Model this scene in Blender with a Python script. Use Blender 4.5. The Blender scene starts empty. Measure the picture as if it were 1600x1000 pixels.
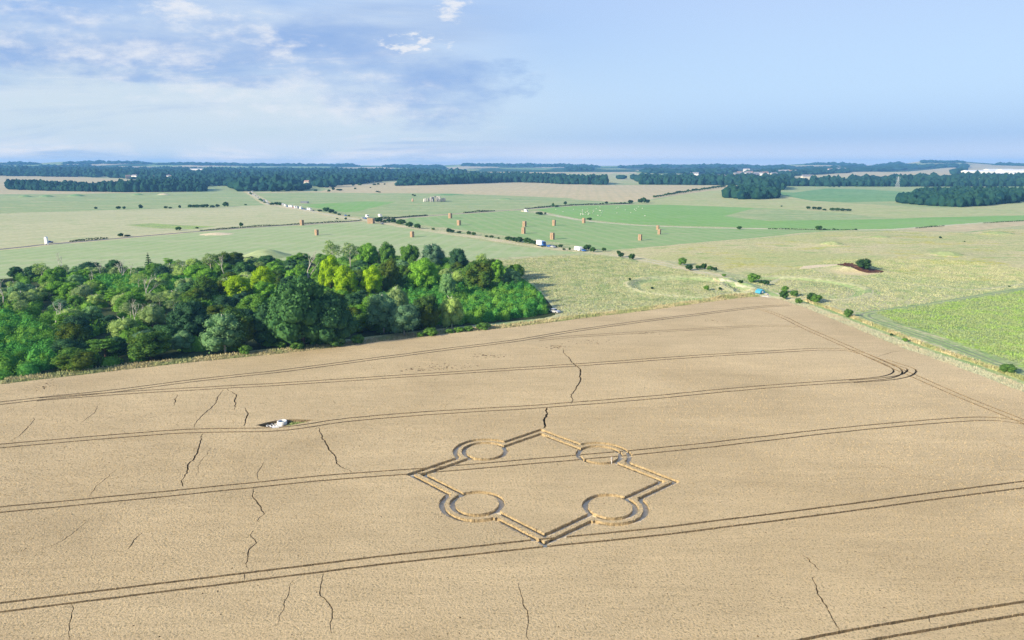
import bpy, math, random
import numpy as np
from mathutils import Vector, Matrix, noise as mnoise
from mathutils.geometry import delaunay_2d_cdt

sc = bpy.context.scene
COL = sc.collection
R = math.radians
# ------------------------------------------------------------------ camera
CAM_H, FPX, PITCH = 50.0, 1081.0, math.atan(240 / 1081.0)
cam_d = bpy.data.cameras.new('camera')
cam_d.sensor_width = 36.0
cam_d.lens = 36.0 * FPX / 1600.0
cam_d.clip_start = 1.0
cam_d.clip_end = 60000.0
cam = bpy.data.objects.new('camera', cam_d)
COL.objects.link(cam)
cam.location = (0, 0, CAM_H)
cam.rotation_euler = (R(90) - PITCH, 0, 0)
sc.camera = cam

# ------------------------------------------------------------------ light
SUN_EL, SUN_AZ = R(21), math.atan2(-0.66, -1.0)       # the sun stands low on the left, a little behind the camera
sun_dir = Vector((math.cos(SUN_AZ) * math.cos(SUN_EL), math.sin(SUN_AZ) * math.cos(SUN_EL), math.sin(SUN_EL)))
sd = bpy.data.lights.new('sun', 'SUN')
sd.energy = 4.0
sd.angle = R(4.0)
sd.color = (1.0, 0.86, 0.66)
so = bpy.data.objects.new('sun', sd)
COL.objects.link(so)
so.rotation_euler = sun_dir.to_track_quat('Z', 'Y').to_euler()
so.location = (-200, -40, 150)

world = bpy.data.worlds.new('World')
sc.world = world
world.use_nodes = True
wn, wl = world.node_tree.nodes, world.node_tree.links
wn.clear()


def wnode(t, **kw):
    n = wn.new(t)
    for k, v in kw.items():
        setattr(n, k, v)
    return n


def wmath(op, a, b=None, c=None, clamp=False):
    n = wn.new('ShaderNodeMath')
    n.operation = op
    n.use_clamp = clamp
    for i, v in enumerate((a, b, c)):
        if v is None:
            continue
        if isinstance(v, (int, float)):
            n.inputs[i].default_value = v
        else:
            wl.new(v, n.inputs[i])
    return n.outputs[0]


def wmix(f, a, b):
    n = wn.new('ShaderNodeMix')
    n.data_type = 'RGBA'
    for s, v in ((n.inputs[0], f), (n.inputs[6], a), (n.inputs[7], b)):
        if isinstance(v, (int, float)):
            s.default_value = v
        elif isinstance(v, tuple):
            s.default_value = (*v, 1)
        else:
            wl.new(v, s)
    return n.outputs[2]


def wsmooth(v, a, b):
    n = wn.new('ShaderNodeMapRange')
    n.interpolation_type = 'SMOOTHSTEP'
    wl.new(v, n.inputs[0])
    n.inputs[1].default_value, n.inputs[2].default_value = a, b
    return n.outputs[0]


def lin(r, g, b):
    f = lambda c: (c / 255 / 12.92) if c / 255 <= 0.04045 else ((c / 255 + 0.055) / 1.055) ** 2.4
    return (f(r), f(g), f(b))


EXPO = 1.22
SKY_GAIN = 10.0 / 2 ** EXPO             # background strength is 0.1


def skc(r, g, b):
    return tuple(SKY_GAIN * v for v in lin(r, g, b))


sky = wnode('ShaderNodeTexSky', sky_type='NISHITA', sun_disc=False)
sky.sun_elevation = SUN_EL
sky.sun_rotation = math.atan2(sun_dir.x, sun_dir.y)
sky.air_density, sky.dust_density, sky.ozone_density = 1.0, 1.6, 1.5
geo = wnode('ShaderNodeTexCoord')
sep = wnode('ShaderNodeSeparateXYZ')
wl.new(geo.outputs['Generated'], sep.inputs[0])
X, Y, Z = sep.outputs
side = wsmooth(wmath('ADD', X, wmath('MULTIPLY', Z, 0.5)), -0.45, 0.45)          # 0 = towards the sun's side, 1 = away
ele = wmath('MAXIMUM', Z, 0.0)
left = wmix(wsmooth(ele, 0.0, 0.045), skc(206, 219, 238), skc(216, 231, 240))
left = wmix(wsmooth(ele, 0.05, 0.19), left, skc(150, 188, 240))
right = wmix(wsmooth(ele, 0.0, 0.10), skc(166, 197, 240), skc(193, 221, 253))
right = wmix(wsmooth(ele, 0.10, 0.25), right, skc(187, 211, 250))
grad = wmix(side, left, right)
glow = wmix(side, tuple(SKY_GAIN * v for v in (1.75, 1.45, 1.12)), tuple(SKY_GAIN * v for v in (1.0, 1.0, 1.08)))
grad = wmix(wsmooth(ele, -0.004, 0.042), glow, grad)           # the bright low air along the horizon
top = wmix(wsmooth(ele, 0.2, 0.8), grad, skc(95, 140, 215))
sky_mix = wmix(0.92, sky.outputs[0], top)
# thin stratus and small cumulus, laid out on a level sheet overhead
zden = wmath('ADD', ele, 0.10)
cx, cy = wmath('DIVIDE', X, zden), wmath('DIVIDE', Y, zden)
comb = wnode('ShaderNodeCombineXYZ')
wl.new(wmath('MULTIPLY', cx, 0.55), comb.inputs[0])
wl.new(cy, comb.inputs[1])


def wnoise(scale, detail, rough, off, dist=0.0):
    m = wnode('ShaderNodeVectorMath', operation='ADD')
    wl.new(comb.outputs[0], m.inputs[0])
    m.inputs[1].default_value = off
    n = wnode('ShaderNodeTexNoise')
    wl.new(m.outputs[0], n.inputs['Vector'])
    n.inputs['Scale'].default_value = scale
    n.inputs['Detail'].default_value = detail
    n.inputs['Roughness'].default_value = rough
    n.inputs['Distortion'].default_value = dist
    return n.outputs[0]


leftish = wmath('SUBTRACT', 1.0, wsmooth(X, -0.20, 0.10))
veil = wmath('MULTIPLY', wsmooth(wnoise(0.55, 8, 0.60, (3.1, 0.4, 0), 0.7), 0.36, 0.60), leftish)
sky2 = wmix(wmath('MULTIPLY', veil, 0.7), sky_mix, skc(222, 233, 244))
greyb = wmath('MULTIPLY', wsmooth(wnoise(0.55, 7, 0.6, (9.3, 5.1, 2), 0.6), 0.44, 0.62), leftish)
sky3 = wmix(wmath('MULTIPLY', greyb, 0.65), sky2, skc(147, 180, 228))
puff = wmath('MULTIPLY', wsmooth(wnoise(1.9, 9, 0.68, (1.7, 8.2, 5), 0.9), 0.55, 0.70), leftish)
sky4 = wmix(wmath('MULTIPLY', puff, 0.75), sky3, skc(238, 240, 246))
SKP = (math.cos(math.atan(240 / 1081.0)), math.sin(math.atan(240 / 1081.0)))
cu, cv = wmath('DIVIDE', X, wmath('MAXIMUM', Y, 0.05)), wmath('DIVIDE', Z, wmath('MAXIMUM', Y, 0.05))
comb2 = wnode('ShaderNodeCombineXYZ')
wl.new(cu, comb2.inputs[0])
wl.new(wmath('MULTIPLY', cv, 2.6), comb2.inputs[1])


def cnoise(scale, off):
    m = wnode('ShaderNodeVectorMath', operation='ADD')
    wl.new(comb2.outputs[0], m.inputs[0])
    m.inputs[1].default_value = (off, off * 0.7, 0)
    n = wnode('ShaderNodeTexNoise')
    wl.new(m.outputs[0], n.inputs['Vector'])
    n.inputs['Scale'].default_value = scale
    n.inputs['Detail'].default_value = 9
    n.inputs['Roughness'].default_value = 0.62
    return n.outputs[0]


def cloud(prev, az, el, ra, re_, tilt, scale, lo, hi, amt, colr, off):
    """one cloud round a compass direction (azimuth, elevation in degrees)"""
    u0 = math.tan(math.radians(az))
    v0 = math.tan(math.radians(el)) / math.cos(math.radians(az))
    du, dv = wmath('SUBTRACT', cu, u0), wmath('SUBTRACT', cv, v0)
    c_, s_ = math.cos(tilt), math.sin(tilt)
    a = wmath('DIVIDE', wmath('ADD', wmath('MULTIPLY', du, c_), wmath('MULTIPLY', dv, s_)), math.tan(math.radians(ra)))
    b = wmath('DIVIDE', wmath('SUBTRACT', wmath('MULTIPLY', dv, c_), wmath('MULTIPLY', du, s_)), math.tan(math.radians(re_)))
    q = wmath('ADD', wmath('MULTIPLY', a, a), wmath('MULTIPLY', b, b))
    fall = wmath('SUBTRACT', 1.0, wsmooth(q, 0.0, 1.6))
    k = wsmooth(wmath('ADD', cnoise(scale, off), wmath('MULTIPLY', fall, 0.10)), lo, hi)
    k = wmath('MULTIPLY', wmath('MULTIPLY', k, wsmooth(fall, 0.0, 0.3)), amt)
    return wmix(k, prev, colr)


WHT, GRY, CRM = skc(240, 242, 247), skc(146, 180, 230), skc(218, 231, 240)
for args in [(-30, 3.4, 20, 3.6, -0.04, 7, 0.40, 0.72, 0.85, CRM, 1.3), (-12, 3.2, 13, 1.6, -0.05, 9, 0.44, 0.74, 0.6, CRM, 6.6),
             (-20, 9.4, 17, 2.6, -0.16, 5, 0.40, 0.80, 0.80, GRY, 2.2), (-9.5, 6.8, 9, 3.6, -0.25, 6, 0.42, 0.82, 0.80, GRY, 8.2), (-30, 6.8, 14, 1.0, -0.10, 9, 0.44, 0.76, 0.65, GRY, 5.2),
             (-33, 8.6, 12, 3.0, -0.15, 11, 0.50, 0.82, 0.85, WHT, 3.4), (-22, 10.0, 9.0, 1.4, -0.28, 16, 0.52, 0.80, 0.85, WHT, 9.1), (-18, 5.6, 14.0, 2.6, -0.1, 14, 0.50, 0.82, 0.75, WHT, 0.7),
             (-7.5, 9.2, 3.2, 0.8, 0.0, 42, 0.56, 0.72, 0.9, WHT, 2.9), (-5.2, 12.3, 2.2, 1.4, -0.5, 30, 0.54, 0.74, 0.85, WHT, 5.9),
             (-1.5, 6.6, 4.0, 1.6, 0.0, 18, 0.48, 0.76, 0.5, GRY, 3.9)]:
    sky4 = cloud(sky4, *args)
bg = wnode('ShaderNodeBackground')
wl.new(sky4, bg.inputs[0])
bg.inputs[1].default_value = 0.1
out = wnode('ShaderNodeOutputWorld')
wl.new(bg.outputs[0], out.inputs[0])

sc.view_settings.view_transform = 'Standard'
sc.view_settings.look = 'None'
sc.view_settings.exposure = EXPO
sc.view_settings.gamma = 1.0
sc.view_settings.use_curve_mapping = False
sc.render.resolution_x, sc.render.resolution_y = 1024, 640
sc.cycles.use_denoising = True
sc.cycles.denoising_prefilter = 'NONE'
sc.cycles.max_bounces = 6
sc.cycles.diffuse_bounces = 3
sc.cycles.transmission_bounces = 3
sc.cycles.volume_bounces = 0
sc.cycles.transparent_max_bounces = 6
rng = np.random.default_rng(7)
random.seed(7)

# ------------------------------------------------------------------ terrain height
CP, SP = math.cos(PITCH), math.sin(PITCH)
CREST = np.array([(-900, 255), (0, 254.6), (55, 256), (100, 253.6), (150, 254.6), (215, 253.2), (240, 254.6), (300, 254.2), (400, 256.8), (470, 256.6),
                  (600, 259), (690, 258.6), (730, 256.3), (790, 257), (840, 259), (980, 259.2), (1030, 257.4), (1120, 256.6),
                  (1200, 259), (1258, 256.2), (1285, 255.5), (1350, 257.5), (1372, 260.5), (1385, 256.5), (1402, 253.6), (1412, 256.5),
                  (1440, 252.6), (1497, 252.0), (1520, 256.5), (1570, 257.4), (1620, 259), (2500, 258)])


def sstep(t):
    t = np.clip(t, 0, 1)
    return t * t * (3 - 2 * t)


BUMPS = []          # (x, y, rx, ry, height)
RINGS = []          # (x, y, radius x, radius y, width, height)


def Hf(x, y):
    x = np.asarray(x, float)
    y = np.asarray(y, float)
    r = np.hypot(x, y)
    h = 28 * sstep((r - 900) / 4100)
    px = np.where(y > 0.35 * np.abs(x), 800 + FPX * x / (CP * np.maximum(y, 1)), 800 + np.sign(x) * 3000)
    cr = 50 + (260 - np.interp(px, CREST[:, 0], CREST[:, 1])) / FPX * 7200 * 0.98
    h = h + (cr - 28) * sstep((r - 4300) / 3000)
    roll = np.sin(x / 310 + 1.1) * np.cos(y / 260 + 0.4) * 1.6 * sstep((r - 500) / 900)
    h = h + roll
    for bx, by, rx, ry, hh in BUMPS:
        q = ((x - bx) / rx) ** 2 + ((y - by) / ry) ** 2
        h = h + hh * np.where(q < 1, (1 - q) ** 2, 0)
    for bx, by, rx, ry, w, hh in RINGS:
        q = np.hypot((x - bx) / rx, (y - by) / ry)
        d = (q - 1) * rx / w
        h = h + hh * (np.exp(-d * d) - 0.9 * np.exp(-((d + 1.8) ** 2)))
    return h


TT = np.geomspace(45, 9800, 700)


def P(px, py, z=None):
    """The ground point seen at a pixel of the 1600 x 1000 photograph (z: on a level plane instead)."""
    a, b = (px - 800) / FPX, (500 - py) / FPX
    d = np.array([a, CP + b * SP, -SP + b * CP])
    if z is not None:
        t = (z - CAM_H) / d[2]
        return np.array([d[0] * t, d[1] * t, z])
    zz = CAM_H + d[2] * TT
    hh = Hf(d[0] * TT, d[1] * TT)
    k = np.nonzero(zz < hh)[0]
    if len(k) == 0 or k[0] == 0:
        t = TT[-1]
    else:
        i = k[0]
        f0, f1 = zz[i - 1] - hh[i - 1], zz[i] - hh[i]
        t = TT[i - 1] + (TT[i] - TT[i - 1]) * f0 / (f0 - f1)
    x, y = d[0] * t, d[1] * t
    return np.array([x, y, float(Hf(x, y))])


def mpp(p):
    """metres per photo pixel at a point"""
    return (p[1] * CP + (CAM_H - p[2]) * SP) / FPX


def add_bump(px, py, wpx, h, asp=1.0):
    p = P(px, py, 0) if py > 330 else P(px, py)
    rad = wpx / 2 * mpp(p)
    BUMPS.append((p[0], p[1], rad, rad * asp, h))
    return p, rad


MOUNDS = [(1300, 382, 46, 2.4), (1340, 421, 96, 2.6), (1480, 398, 62, 2.2), (415, 400, 84, 4.0), (1375, 371, 40, 1.6), (1560, 365, 60, 2.0),
          (40, 308, 26, 3.0), (73, 308, 30, 3.4), (120, 307, 32, 4.0), (215, 305, 24, 3.0), (255, 305, 26, 3.2), (338, 366, 54, 1.2), (700, 305, 70, 2.0), (790, 312, 30, 2.0)]
MP = [add_bump(*m[:4]) for m in MOUNDS]
c1 = P(1078, 448, 0)
RINGS.append((c1[0], c1[1], 26.0, 26.0, 2.6, 0.7))
c2 = P(1240, 449, 0)
RINGS.append((c2[0], c2[1], 29.0, 29.0, 2.6, 0.6))


# ------------------------------------------------------------------ mesh helpers
def link(o, parent=None):
    COL.objects.link(o)
    if parent is not None:
        o.parent = parent
    return o


def tag(o, label=None, cat=None, group=None, kind=None):
    if label:
        o['label'] = label
    if cat:
        o['category'] = cat
    if group:
        o['group'] = group
    if kind:
        o['kind'] = kind
    return o


def raw_mesh(name, V, faces_arrays, mats=(), mat_ids=None, smooth=False, tint=None):
    """V (n,3); faces_arrays: list of integer arrays (m,3) or (m,4)"""
    me = bpy.data.meshes.new(name)
    V = np.asarray(V, np.float32)
    fa = [np.asarray(f, np.int32) for f in faces_arrays if len(f)]
    nl = sum(f.size for f in fa)
    nf = sum(len(f) for f in fa)
    me.vertices.add(len(V))
    me.vertices.foreach_set('co', V.ravel())
    me.loops.add(nl)
    me.loops.foreach_set('vertex_index', np.concatenate([f.ravel() for f in fa]))
    me.polygons.add(nf)
    cnt = np.concatenate([np.full(len(f), f.shape[1]) for f in fa])
    st = np.concatenate([[0], np.cumsum(cnt)[:-1]])
    me.polygons.foreach_set('loop_start', st.astype(np.int32))
    me.polygons.foreach_set('loop_total', cnt.astype(np.int32))
    for m in mats:
        me.materials.append(m)
    if mat_ids is not None:
        me.polygons.foreach_set('material_index', np.asarray(mat_ids, np.int32))
    me.polygons.foreach_set('use_smooth', np.full(nf, smooth))
    if tint is not None:
        at = me.attributes.new('tint', 'FLOAT', 'FACE')
        at.data.foreach_set('value', np.asarray(tint, np.float32))
    me.update(calc_edges=True)
    me.validate()
    return me


def obj(name, me, parent=None, loc=None):
    o = bpy.data.objects.new(name, me)
    link(o, parent)
    if loc is not None:
        o.location = loc
    return o


class MB:
    """collects boxes, tubes and polygons into one mesh"""

    def __init__(s):
        s.v, s.f, s.m = [], [], []

    def add(s, vs, fs, mi=0):
        b = len(s.v)
        s.v += [tuple(map(float, v)) for v in vs]
        for f in fs:
            s.f.append(tuple(b + i for i in f))
            s.m.append(mi)

    def box(s, x0, x1, y0, y1, z0, z1, mi=0, tx=1.0, ty=1.0):
        cx, cy, hx, hy = (x0 + x1) / 2, (y0 + y1) / 2, (x1 - x0) / 2, (y1 - y0) / 2
        vs = [(cx + a * hx, cy + b * hy, z0) for a, b in ((-1, -1), (1, -1), (1, 1), (-1, 1))]
        vs += [(cx + a * hx * tx, cy + b * hy * ty, z1) for a, b in ((-1, -1), (1, -1), (1, 1), (-1, 1))]
        s.add(vs, [(3, 2, 1, 0), (4, 5, 6, 7), (0, 1, 5, 4), (1, 2, 6, 5), (2, 3, 7, 6), (3, 0, 4, 7)], mi)

    def tube(s, pts, rad, n=6, mi=0, cap=True):
        pts = [Vector(p) for p in pts]
        rings = []
        for i, p in enumerate(pts):
            t = (pts[min(i + 1, len(pts) - 1)] - pts[max(i - 1, 0)]).normalized()
            u = t.orthogonal().normalized()
            w = t.cross(u)
            rr = rad[i] if hasattr(rad, '__len__') else rad
            rings.append([p + (u * math.cos(2 * math.pi * k / n) + w * math.sin(2 * math.pi * k / n)) * rr for k in range(n)])
        vs = [v for r in rings for v in r]
        fs = []
        for i in range(len(pts) - 1):
            for k in range(n):
                k2 = (k + 1) % n
                fs.append((i * n + k, i * n + k2, (i + 1) * n + k2, (i + 1) * n + k))
        if cap:
            fs.append(tuple(range(n))[::-1])
            fs.append(tuple((len(pts) - 1) * n + k for k in range(n)))
        s.add(vs, fs, mi)

    def prism(s, prof, y0, y1, mi=0, taper=1.0):
        """profile in x,z extruded along y"""
        n = len(prof)
        vs = [(x, y0, z) for x, z in prof] + [(x, y1, z) for x, z in prof]
        fs = [tuple(range(n)), tuple(range(2 * n - 1, n - 1, -1))]
        fs += [(i, i + n, (i + 1) % n + n, (i + 1) % n) for i in range(n)]
        s.add(vs, fs, mi)

    def mesh(s, name, mats, smooth=False):
        me = bpy.data.meshes.new(name)
        me.from_pydata(s.v, [], s.f)
        for m in mats:
            me.materials.append(m)
        me.polygons.foreach_set('material_index', s.m)
        me.polygons.foreach_set('use_smooth', [smooth] * len(s.f))
        import bmesh
        bm = bmesh.new()
        bm.from_mesh(me)
        bmesh.ops.recalc_face_normals(bm, faces=bm.faces)
        bm.to_mesh(me)
        bm.free()
        return me


# ------------------------------------------------------------------ materials
def new_mat(name):
    m = bpy.data.materials.new(name)
    m.use_nodes = True
    nt = m.node_tree
    nt.nodes.clear()
    o = nt.nodes.new('ShaderNodeOutputMaterial')
    return m, nt, o


def nd(nt, t, ins=None, **kw):
    n = nt.nodes.new(t)
    for k, v in kw.items():
        setattr(n, k, v)
    for k, v in (ins or {}).items():
        if isinstance(v, bpy.types.NodeSocket):
            nt.links.new(v, n.inputs[k])
        else:
            n.inputs[k].default_value = v
    return n


def mixc(nt, f, a, b, mode='MIX'):
    n = nt.nodes.new('ShaderNodeMix')
    n.data_type = 'RGBA'
    n.blend_type = mode
    for i, v in ((0, f), (6, a), (7, b)):
        if isinstance(v, bpy.types.NodeSocket):
            nt.links.new(v, n.inputs[i])
        elif isinstance(v, (int, float)):
            n.inputs[i].default_value = v
        else:
            n.inputs[i].default_value = (*v[:3], 1)
    return n.outputs[2]


def ramp(nt, v, a, b):
    return nd(nt, 'ShaderNodeMapRange', {0: v, 1: a, 2: b}, interpolation_type='SMOOTHSTEP').outputs[0]


def nz(nt, vec, scale, detail=3.0, rough=0.6, dist=0.0):
    return nd(nt, 'ShaderNodeTexNoise', {'Vector': vec, 'Scale': scale, 'Detail': detail, 'Roughness': rough, 'Distortion': dist}).outputs[0]


def ground_mat(name, c1, c2, c3=None, big=0.02, mid=0.25, fine=1.6, fine_amt=0.5, spots=None, spot_t=(0.58, 0.68), spot_scale=0.06,
               bump=0.3, stripes=None, stretch=1.0, bdist=0.35):
    """a field: two colours over large patches, a third in flecks, fine grain, optional patches of a plant and drill lines"""
    m, nt, o = new_mat(name)
    tc = nd(nt, 'ShaderNodeTexCoord').outputs['Object']
    if stretch != 1.0:
        tc = nd(nt, 'ShaderNodeMapping', {'Vector': tc, 'Scale': (1.0, stretch, 1.0)}).outputs[0]
    nb = nz(nt, tc, big, 5, 0.6, 0.4)
    col = mixc(nt, ramp(nt, nb, 0.36, 0.64), c1, c2)
    if c3:
        col = mixc(nt, ramp(nt, nz(nt, tc, mid, 4, 0.65), 0.50, 0.66), col, c3)
    if spots:
        sp = ramp(nt, nz(nt, tc, spot_scale, 6, 0.7, 0.5), *spot_t)
        sp2 = ramp(nt, nz(nt, tc, spot_scale * 14, 3, 0.7), 0.42, 0.60)
        col = mixc(nt, nd(nt, 'ShaderNodeMath', {0: sp, 1: sp2}, operation='MULTIPLY').outputs[0], col, spots)
    if stripes:
        ang, per, amt, c4 = stripes
        mp = nd(nt, 'ShaderNodeMapping', {'Vector': nd(nt, 'ShaderNodeTexCoord').outputs['Object'], 'Rotation': (0, 0, ang)}).outputs[0]
        wv = nd(nt, 'ShaderNodeTexWave', {'Vector': mp, 'Scale': 0.314 / per, 'Distortion': 0.6, 'Detail': 2.0, 'Detail Scale': 0.2}, wave_type='BANDS').outputs[1]
        k = nd(nt, 'ShaderNodeMath', {0: ramp(nt, wv, 0.55, 0.95), 1: amt}, operation='MULTIPLY').outputs[0]
        col = mixc(nt, k, col, c4)
    fn = nz(nt, tc, fine, 4, 0.7)
    g = nd(nt, 'ShaderNodeMapRange', {0: fn, 1: 0.25, 2: 0.75, 3: 1 - fine_amt, 4: 1 + fine_amt}).outputs[0]
    gc = nd(nt, 'ShaderNodeCombineXYZ', {0: g, 1: g, 2: g}).outputs[0]
    col = mixc(nt, 1.0, col, gc, 'MULTIPLY')
    bs = nd(nt, 'ShaderNodeBump', {'Height': fn, 'Strength': bump, 'Distance': bdist})
    b = nd(nt, 'ShaderNodeBsdfPrincipled', {'Base Color': col, 'Roughness': 0.95, 'Normal': bs.outputs[0]})
    b.inputs['Specular IOR Level'].default_value = 0.1
    nt.links.new(b.outputs[0], o.inputs[0])
    return m


def leaf_mat(name, dark, light, trans=0.25, hue=0.35, alt=None):
    m, nt, o = new_mat(name)
    t = nd(nt, 'ShaderNodeAttribute', attribute_name='tint').outputs['Fac']
    col = mixc(nt, t, dark, light)
    oi = nd(nt, 'ShaderNodeObjectInfo')
    br = nd(nt, 'ShaderNodeMapRange', {0: oi.outputs['Random'], 3: 1 - hue, 4: 1 + hue}).outputs[0]
    gc = nd(nt, 'ShaderNodeCombineXYZ', {0: br, 1: br, 2: 1.0}).outputs[0]
    col = mixc(nt, 1.0, col, gc, 'MULTIPLY')
    if alt:
        pos = nd(nt, 'ShaderNodeNewGeometry').outputs['Position']
        col = mixc(nt, ramp(nt, nz(nt, pos, 0.12, 3, 0.6), 0.45, 0.62), col, alt)
    d = nd(nt, 'ShaderNodeBsdfDiffuse', {'Color': col})
    tr = nd(nt, 'ShaderNodeBsdfTranslucent', {'Color': col})
    mx = nd(nt, 'ShaderNodeMixShader', {0: trans})
    nt.links.new(d.outputs[0], mx.inputs[1])
    nt.links.new(tr.outputs[0], mx.inputs[2])
    nt.links.new(mx.outputs[0], o.inputs[0])
    return m


def plain(name, c, rough=0.7, metal=0.0, var=0.15, scale=3.0, spec=0.3, bump=0.0):
    m, nt, o = new_mat(name)
    tc = nd(nt, 'ShaderNodeTexCoord').outputs['Object']
    n = nz(nt, tc, scale, 4, 0.6)
    g = nd(nt, 'ShaderNodeMapRange', {0: n, 1: 0.3, 2: 0.7, 3: 1 - var, 4: 1 + var}).outputs[0]
    gc = nd(nt, 'ShaderNodeCombineXYZ', {0: g, 1: g, 2: g}).outputs[0]
    col = mixc(nt, 1.0, c, gc, 'MULTIPLY')
    b = nd(nt, 'ShaderNodeBsdfPrincipled', {'Base Color': col, 'Roughness': rough, 'Metallic': metal})
    b.inputs['Specular IOR Level'].default_value = spec
    if bump:
        bs = nd(nt, 'ShaderNodeBump', {'Height': n, 'Strength': bump, 'Distance': 0.1})
        nt.links.new(bs.outputs[0], b.inputs['Normal'])
    nt.links.new(b.outputs[0], o.inputs[0])
    return m


# ------------------------------------------------------------------ 2-D helpers
def densify(pts, step, closed=True):
    out_ = []
    n = len(pts)
    for i in range(n if closed else n - 1):
        a, b = np.array(pts[i], float), np.array(pts[(i + 1) % n], float)
        k = max(1, int(math.ceil(np.linalg.norm(b - a) / step)))
        for j in range(k):
            out_.append(a + (b - a) * j / k)
    if not closed:
        out_.append(np.array(pts[-1], float))
    return out_


def catmull(pts, k=6):
    p = [np.array(q, float) for q in pts]
    p = [2 * p[0] - p[1]] + p + [2 * p[-1] - p[-2]]
    out_ = []
    for i in range(1, len(p) - 2):
        for j in range(k):
            t = j / k
            out_.append(0.5 * ((2 * p[i]) + (p[i + 1] - p[i - 1]) * t + (2 * p[i - 1] - 5 * p[i] + 4 * p[i + 1] - p[i + 2]) * t * t
                               + (3 * p[i] - p[i - 1] - 3 * p[i + 1] + p[i + 2]) * t ** 3))
    out_.append(p[-2])
    return out_


def strip(line, w, step=0.7, jit=0.0, w_end=None):
    """a closed polygon of width w along a world polyline"""
    line = densify([np.array(q[:2]) for q in line], step, closed=False)
    L = np.array(line)
    keep = [0] + [i for i in range(1, len(L)) if np.linalg.norm(L[i] - L[i - 1]) > 1e-4]
    L = L[keep]
    T = np.gradient(L, axis=0)
    T /= np.maximum(np.linalg.norm(T, axis=1)[:, None], 1e-9)
    N = np.stack([-T[:, 1], T[:, 0]], 1)
    ww = np.full(len(L), w / 2)
    if w_end is not None:
        ww = np.interp(np.linspace(0, 1, len(L)), np.linspace(0, 1, len(w_end)), w_end) * w / 2
    a = L + N * (ww * (1 + rng.uniform(-jit, jit, len(L))))[:, None]
    b = L - N * (ww * (1 + rng.uniform(-jit, jit, len(L))))[:, None]
    return [tuple(q) for q in a] + [tuple(q) for q in b[::-1]]


def offset_line(line, off):
    L = np.array([q[:2] for q in line], float)
    T = np.gradient(L, axis=0)
    T /= np.maximum(np.linalg.norm(T, axis=1)[:, None], 1e-9)
    N = np.stack([-T[:, 1], T[:, 0]], 1)
    return L + N * off


def inside(poly, x, y):
    poly = np.asarray(poly, float)[:, :2]
    x, y = np.asarray(x, float), np.asarray(y, float)
    c = np.zeros(x.shape, bool)
    j = len(poly) - 1
    for i in range(len(poly)):
        xi, yi, xj, yj = poly[i, 0], poly[i, 1], poly[j, 0], poly[j, 1]
        if yi != yj:
            k = ((yi > y) != (yj > y)) & (x < (xj - xi) * (y - yi) / (yj - yi) + xi)
            c ^= k
        j = i
    return c


def wp(pix, step=25.0, closed=True, z=None):
    """pixel outline -> world outline (subdivided first, so that it follows the ground)"""
    return [P(q[0], q[1], z)[:2] for q in densify(pix, step, closed)]


def cdt(points, polys):
    """triangulate the points with every outline as a constraint; ids[t] lists the outlines that contain triangle t"""
    vs = [Vector((float(a), float(b))) for a, b in points]
    es = []
    for pl in polys:
        b, n = len(vs), len(pl)
        vs += [Vector((float(q[0]), float(q[1]))) for q in pl]
        es += [(b + i, b + (i + 1) % n) for i in range(n)]
    res = delaunay_2d_cdt(vs, es, [], 0, 1e-4, False)
    V = np.array([(v.x, v.y) for v in res[0]])
    F = np.array([f for f in res[2] if len(f) == 3], int)
    a, b, c = V[F[:, 0]], V[F[:, 1]], V[F[:, 2]]
    ar = (b[:, 0] - a[:, 0]) * (c[:, 1] - a[:, 1]) - (b[:, 1] - a[:, 1]) * (c[:, 0] - a[:, 0])
    F = F[np.abs(ar) > 1e-7]
    ar = ar[np.abs(ar) > 1e-7]
    F[ar < 0] = F[ar < 0][:, ::-1]
    C = V[F].mean(axis=1)
    o = np.argsort(C[:, 0])
    Cx = C[o]
    ids = [[] for _ in range(len(F))]
    for k, pl in enumerate(polys):
        pa = np.array([(q[0], q[1]) for q in pl], float)
        i0, i1 = np.searchsorted(Cx[:, 0], [pa[:, 0].min(), pa[:, 0].max()])
        s_ = o[i0:i1]
        y = C[s_, 1]
        s_ = s_[(y >= pa[:, 1].min()) & (y <= pa[:, 1].max())]
        if len(s_):
            for t in s_[inside(pa, C[s_, 0], C[s_, 1])]:
                ids[t].append(k)
    return V, F, ids


def sub_mesh(V, F):
    u, inv = np.unique(F.ravel(), return_inverse=True)
    return V[u], inv.reshape(F.shape)


# ------------------------------------------------------------------ the outline of the wheat field
WHEAT_PX = [(0, 604.5), (100, 593), (200, 580.8), (320, 567.5), (440, 556), (520, 546.5), (600, 536), (700, 524.5), (800, 514.5), (900, 501.5), (1000, 489.5),
            (1100, 475.5), (1160, 467.5), (1190, 465.5), (1208, 467.5), (1222, 471), (1262, 485), (1319, 509), (1365, 528), (1412, 547.5),
            (1475, 569.5), (1537, 593), (1600, 617)]
wl_ = [P(a, b, 0)[:2] for a, b in WHEAT_PX]
dl = wl_[0] - wl_[3]
dr = wl_[-1] - wl_[-4]
WHEAT = [wl_[0] + dl * 1.2] + wl_ + [wl_[-1] + dr * 1.6, wl_[-1] + dr * 1.6 + np.array([10, -230.0]), wl_[0] + dl * 1.2 + np.array([0, -300.0])]
wheat_edge = [wl_[0] + dl * 1.2] + wl_ + [wl_[-1] + dr * 1.6]

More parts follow.
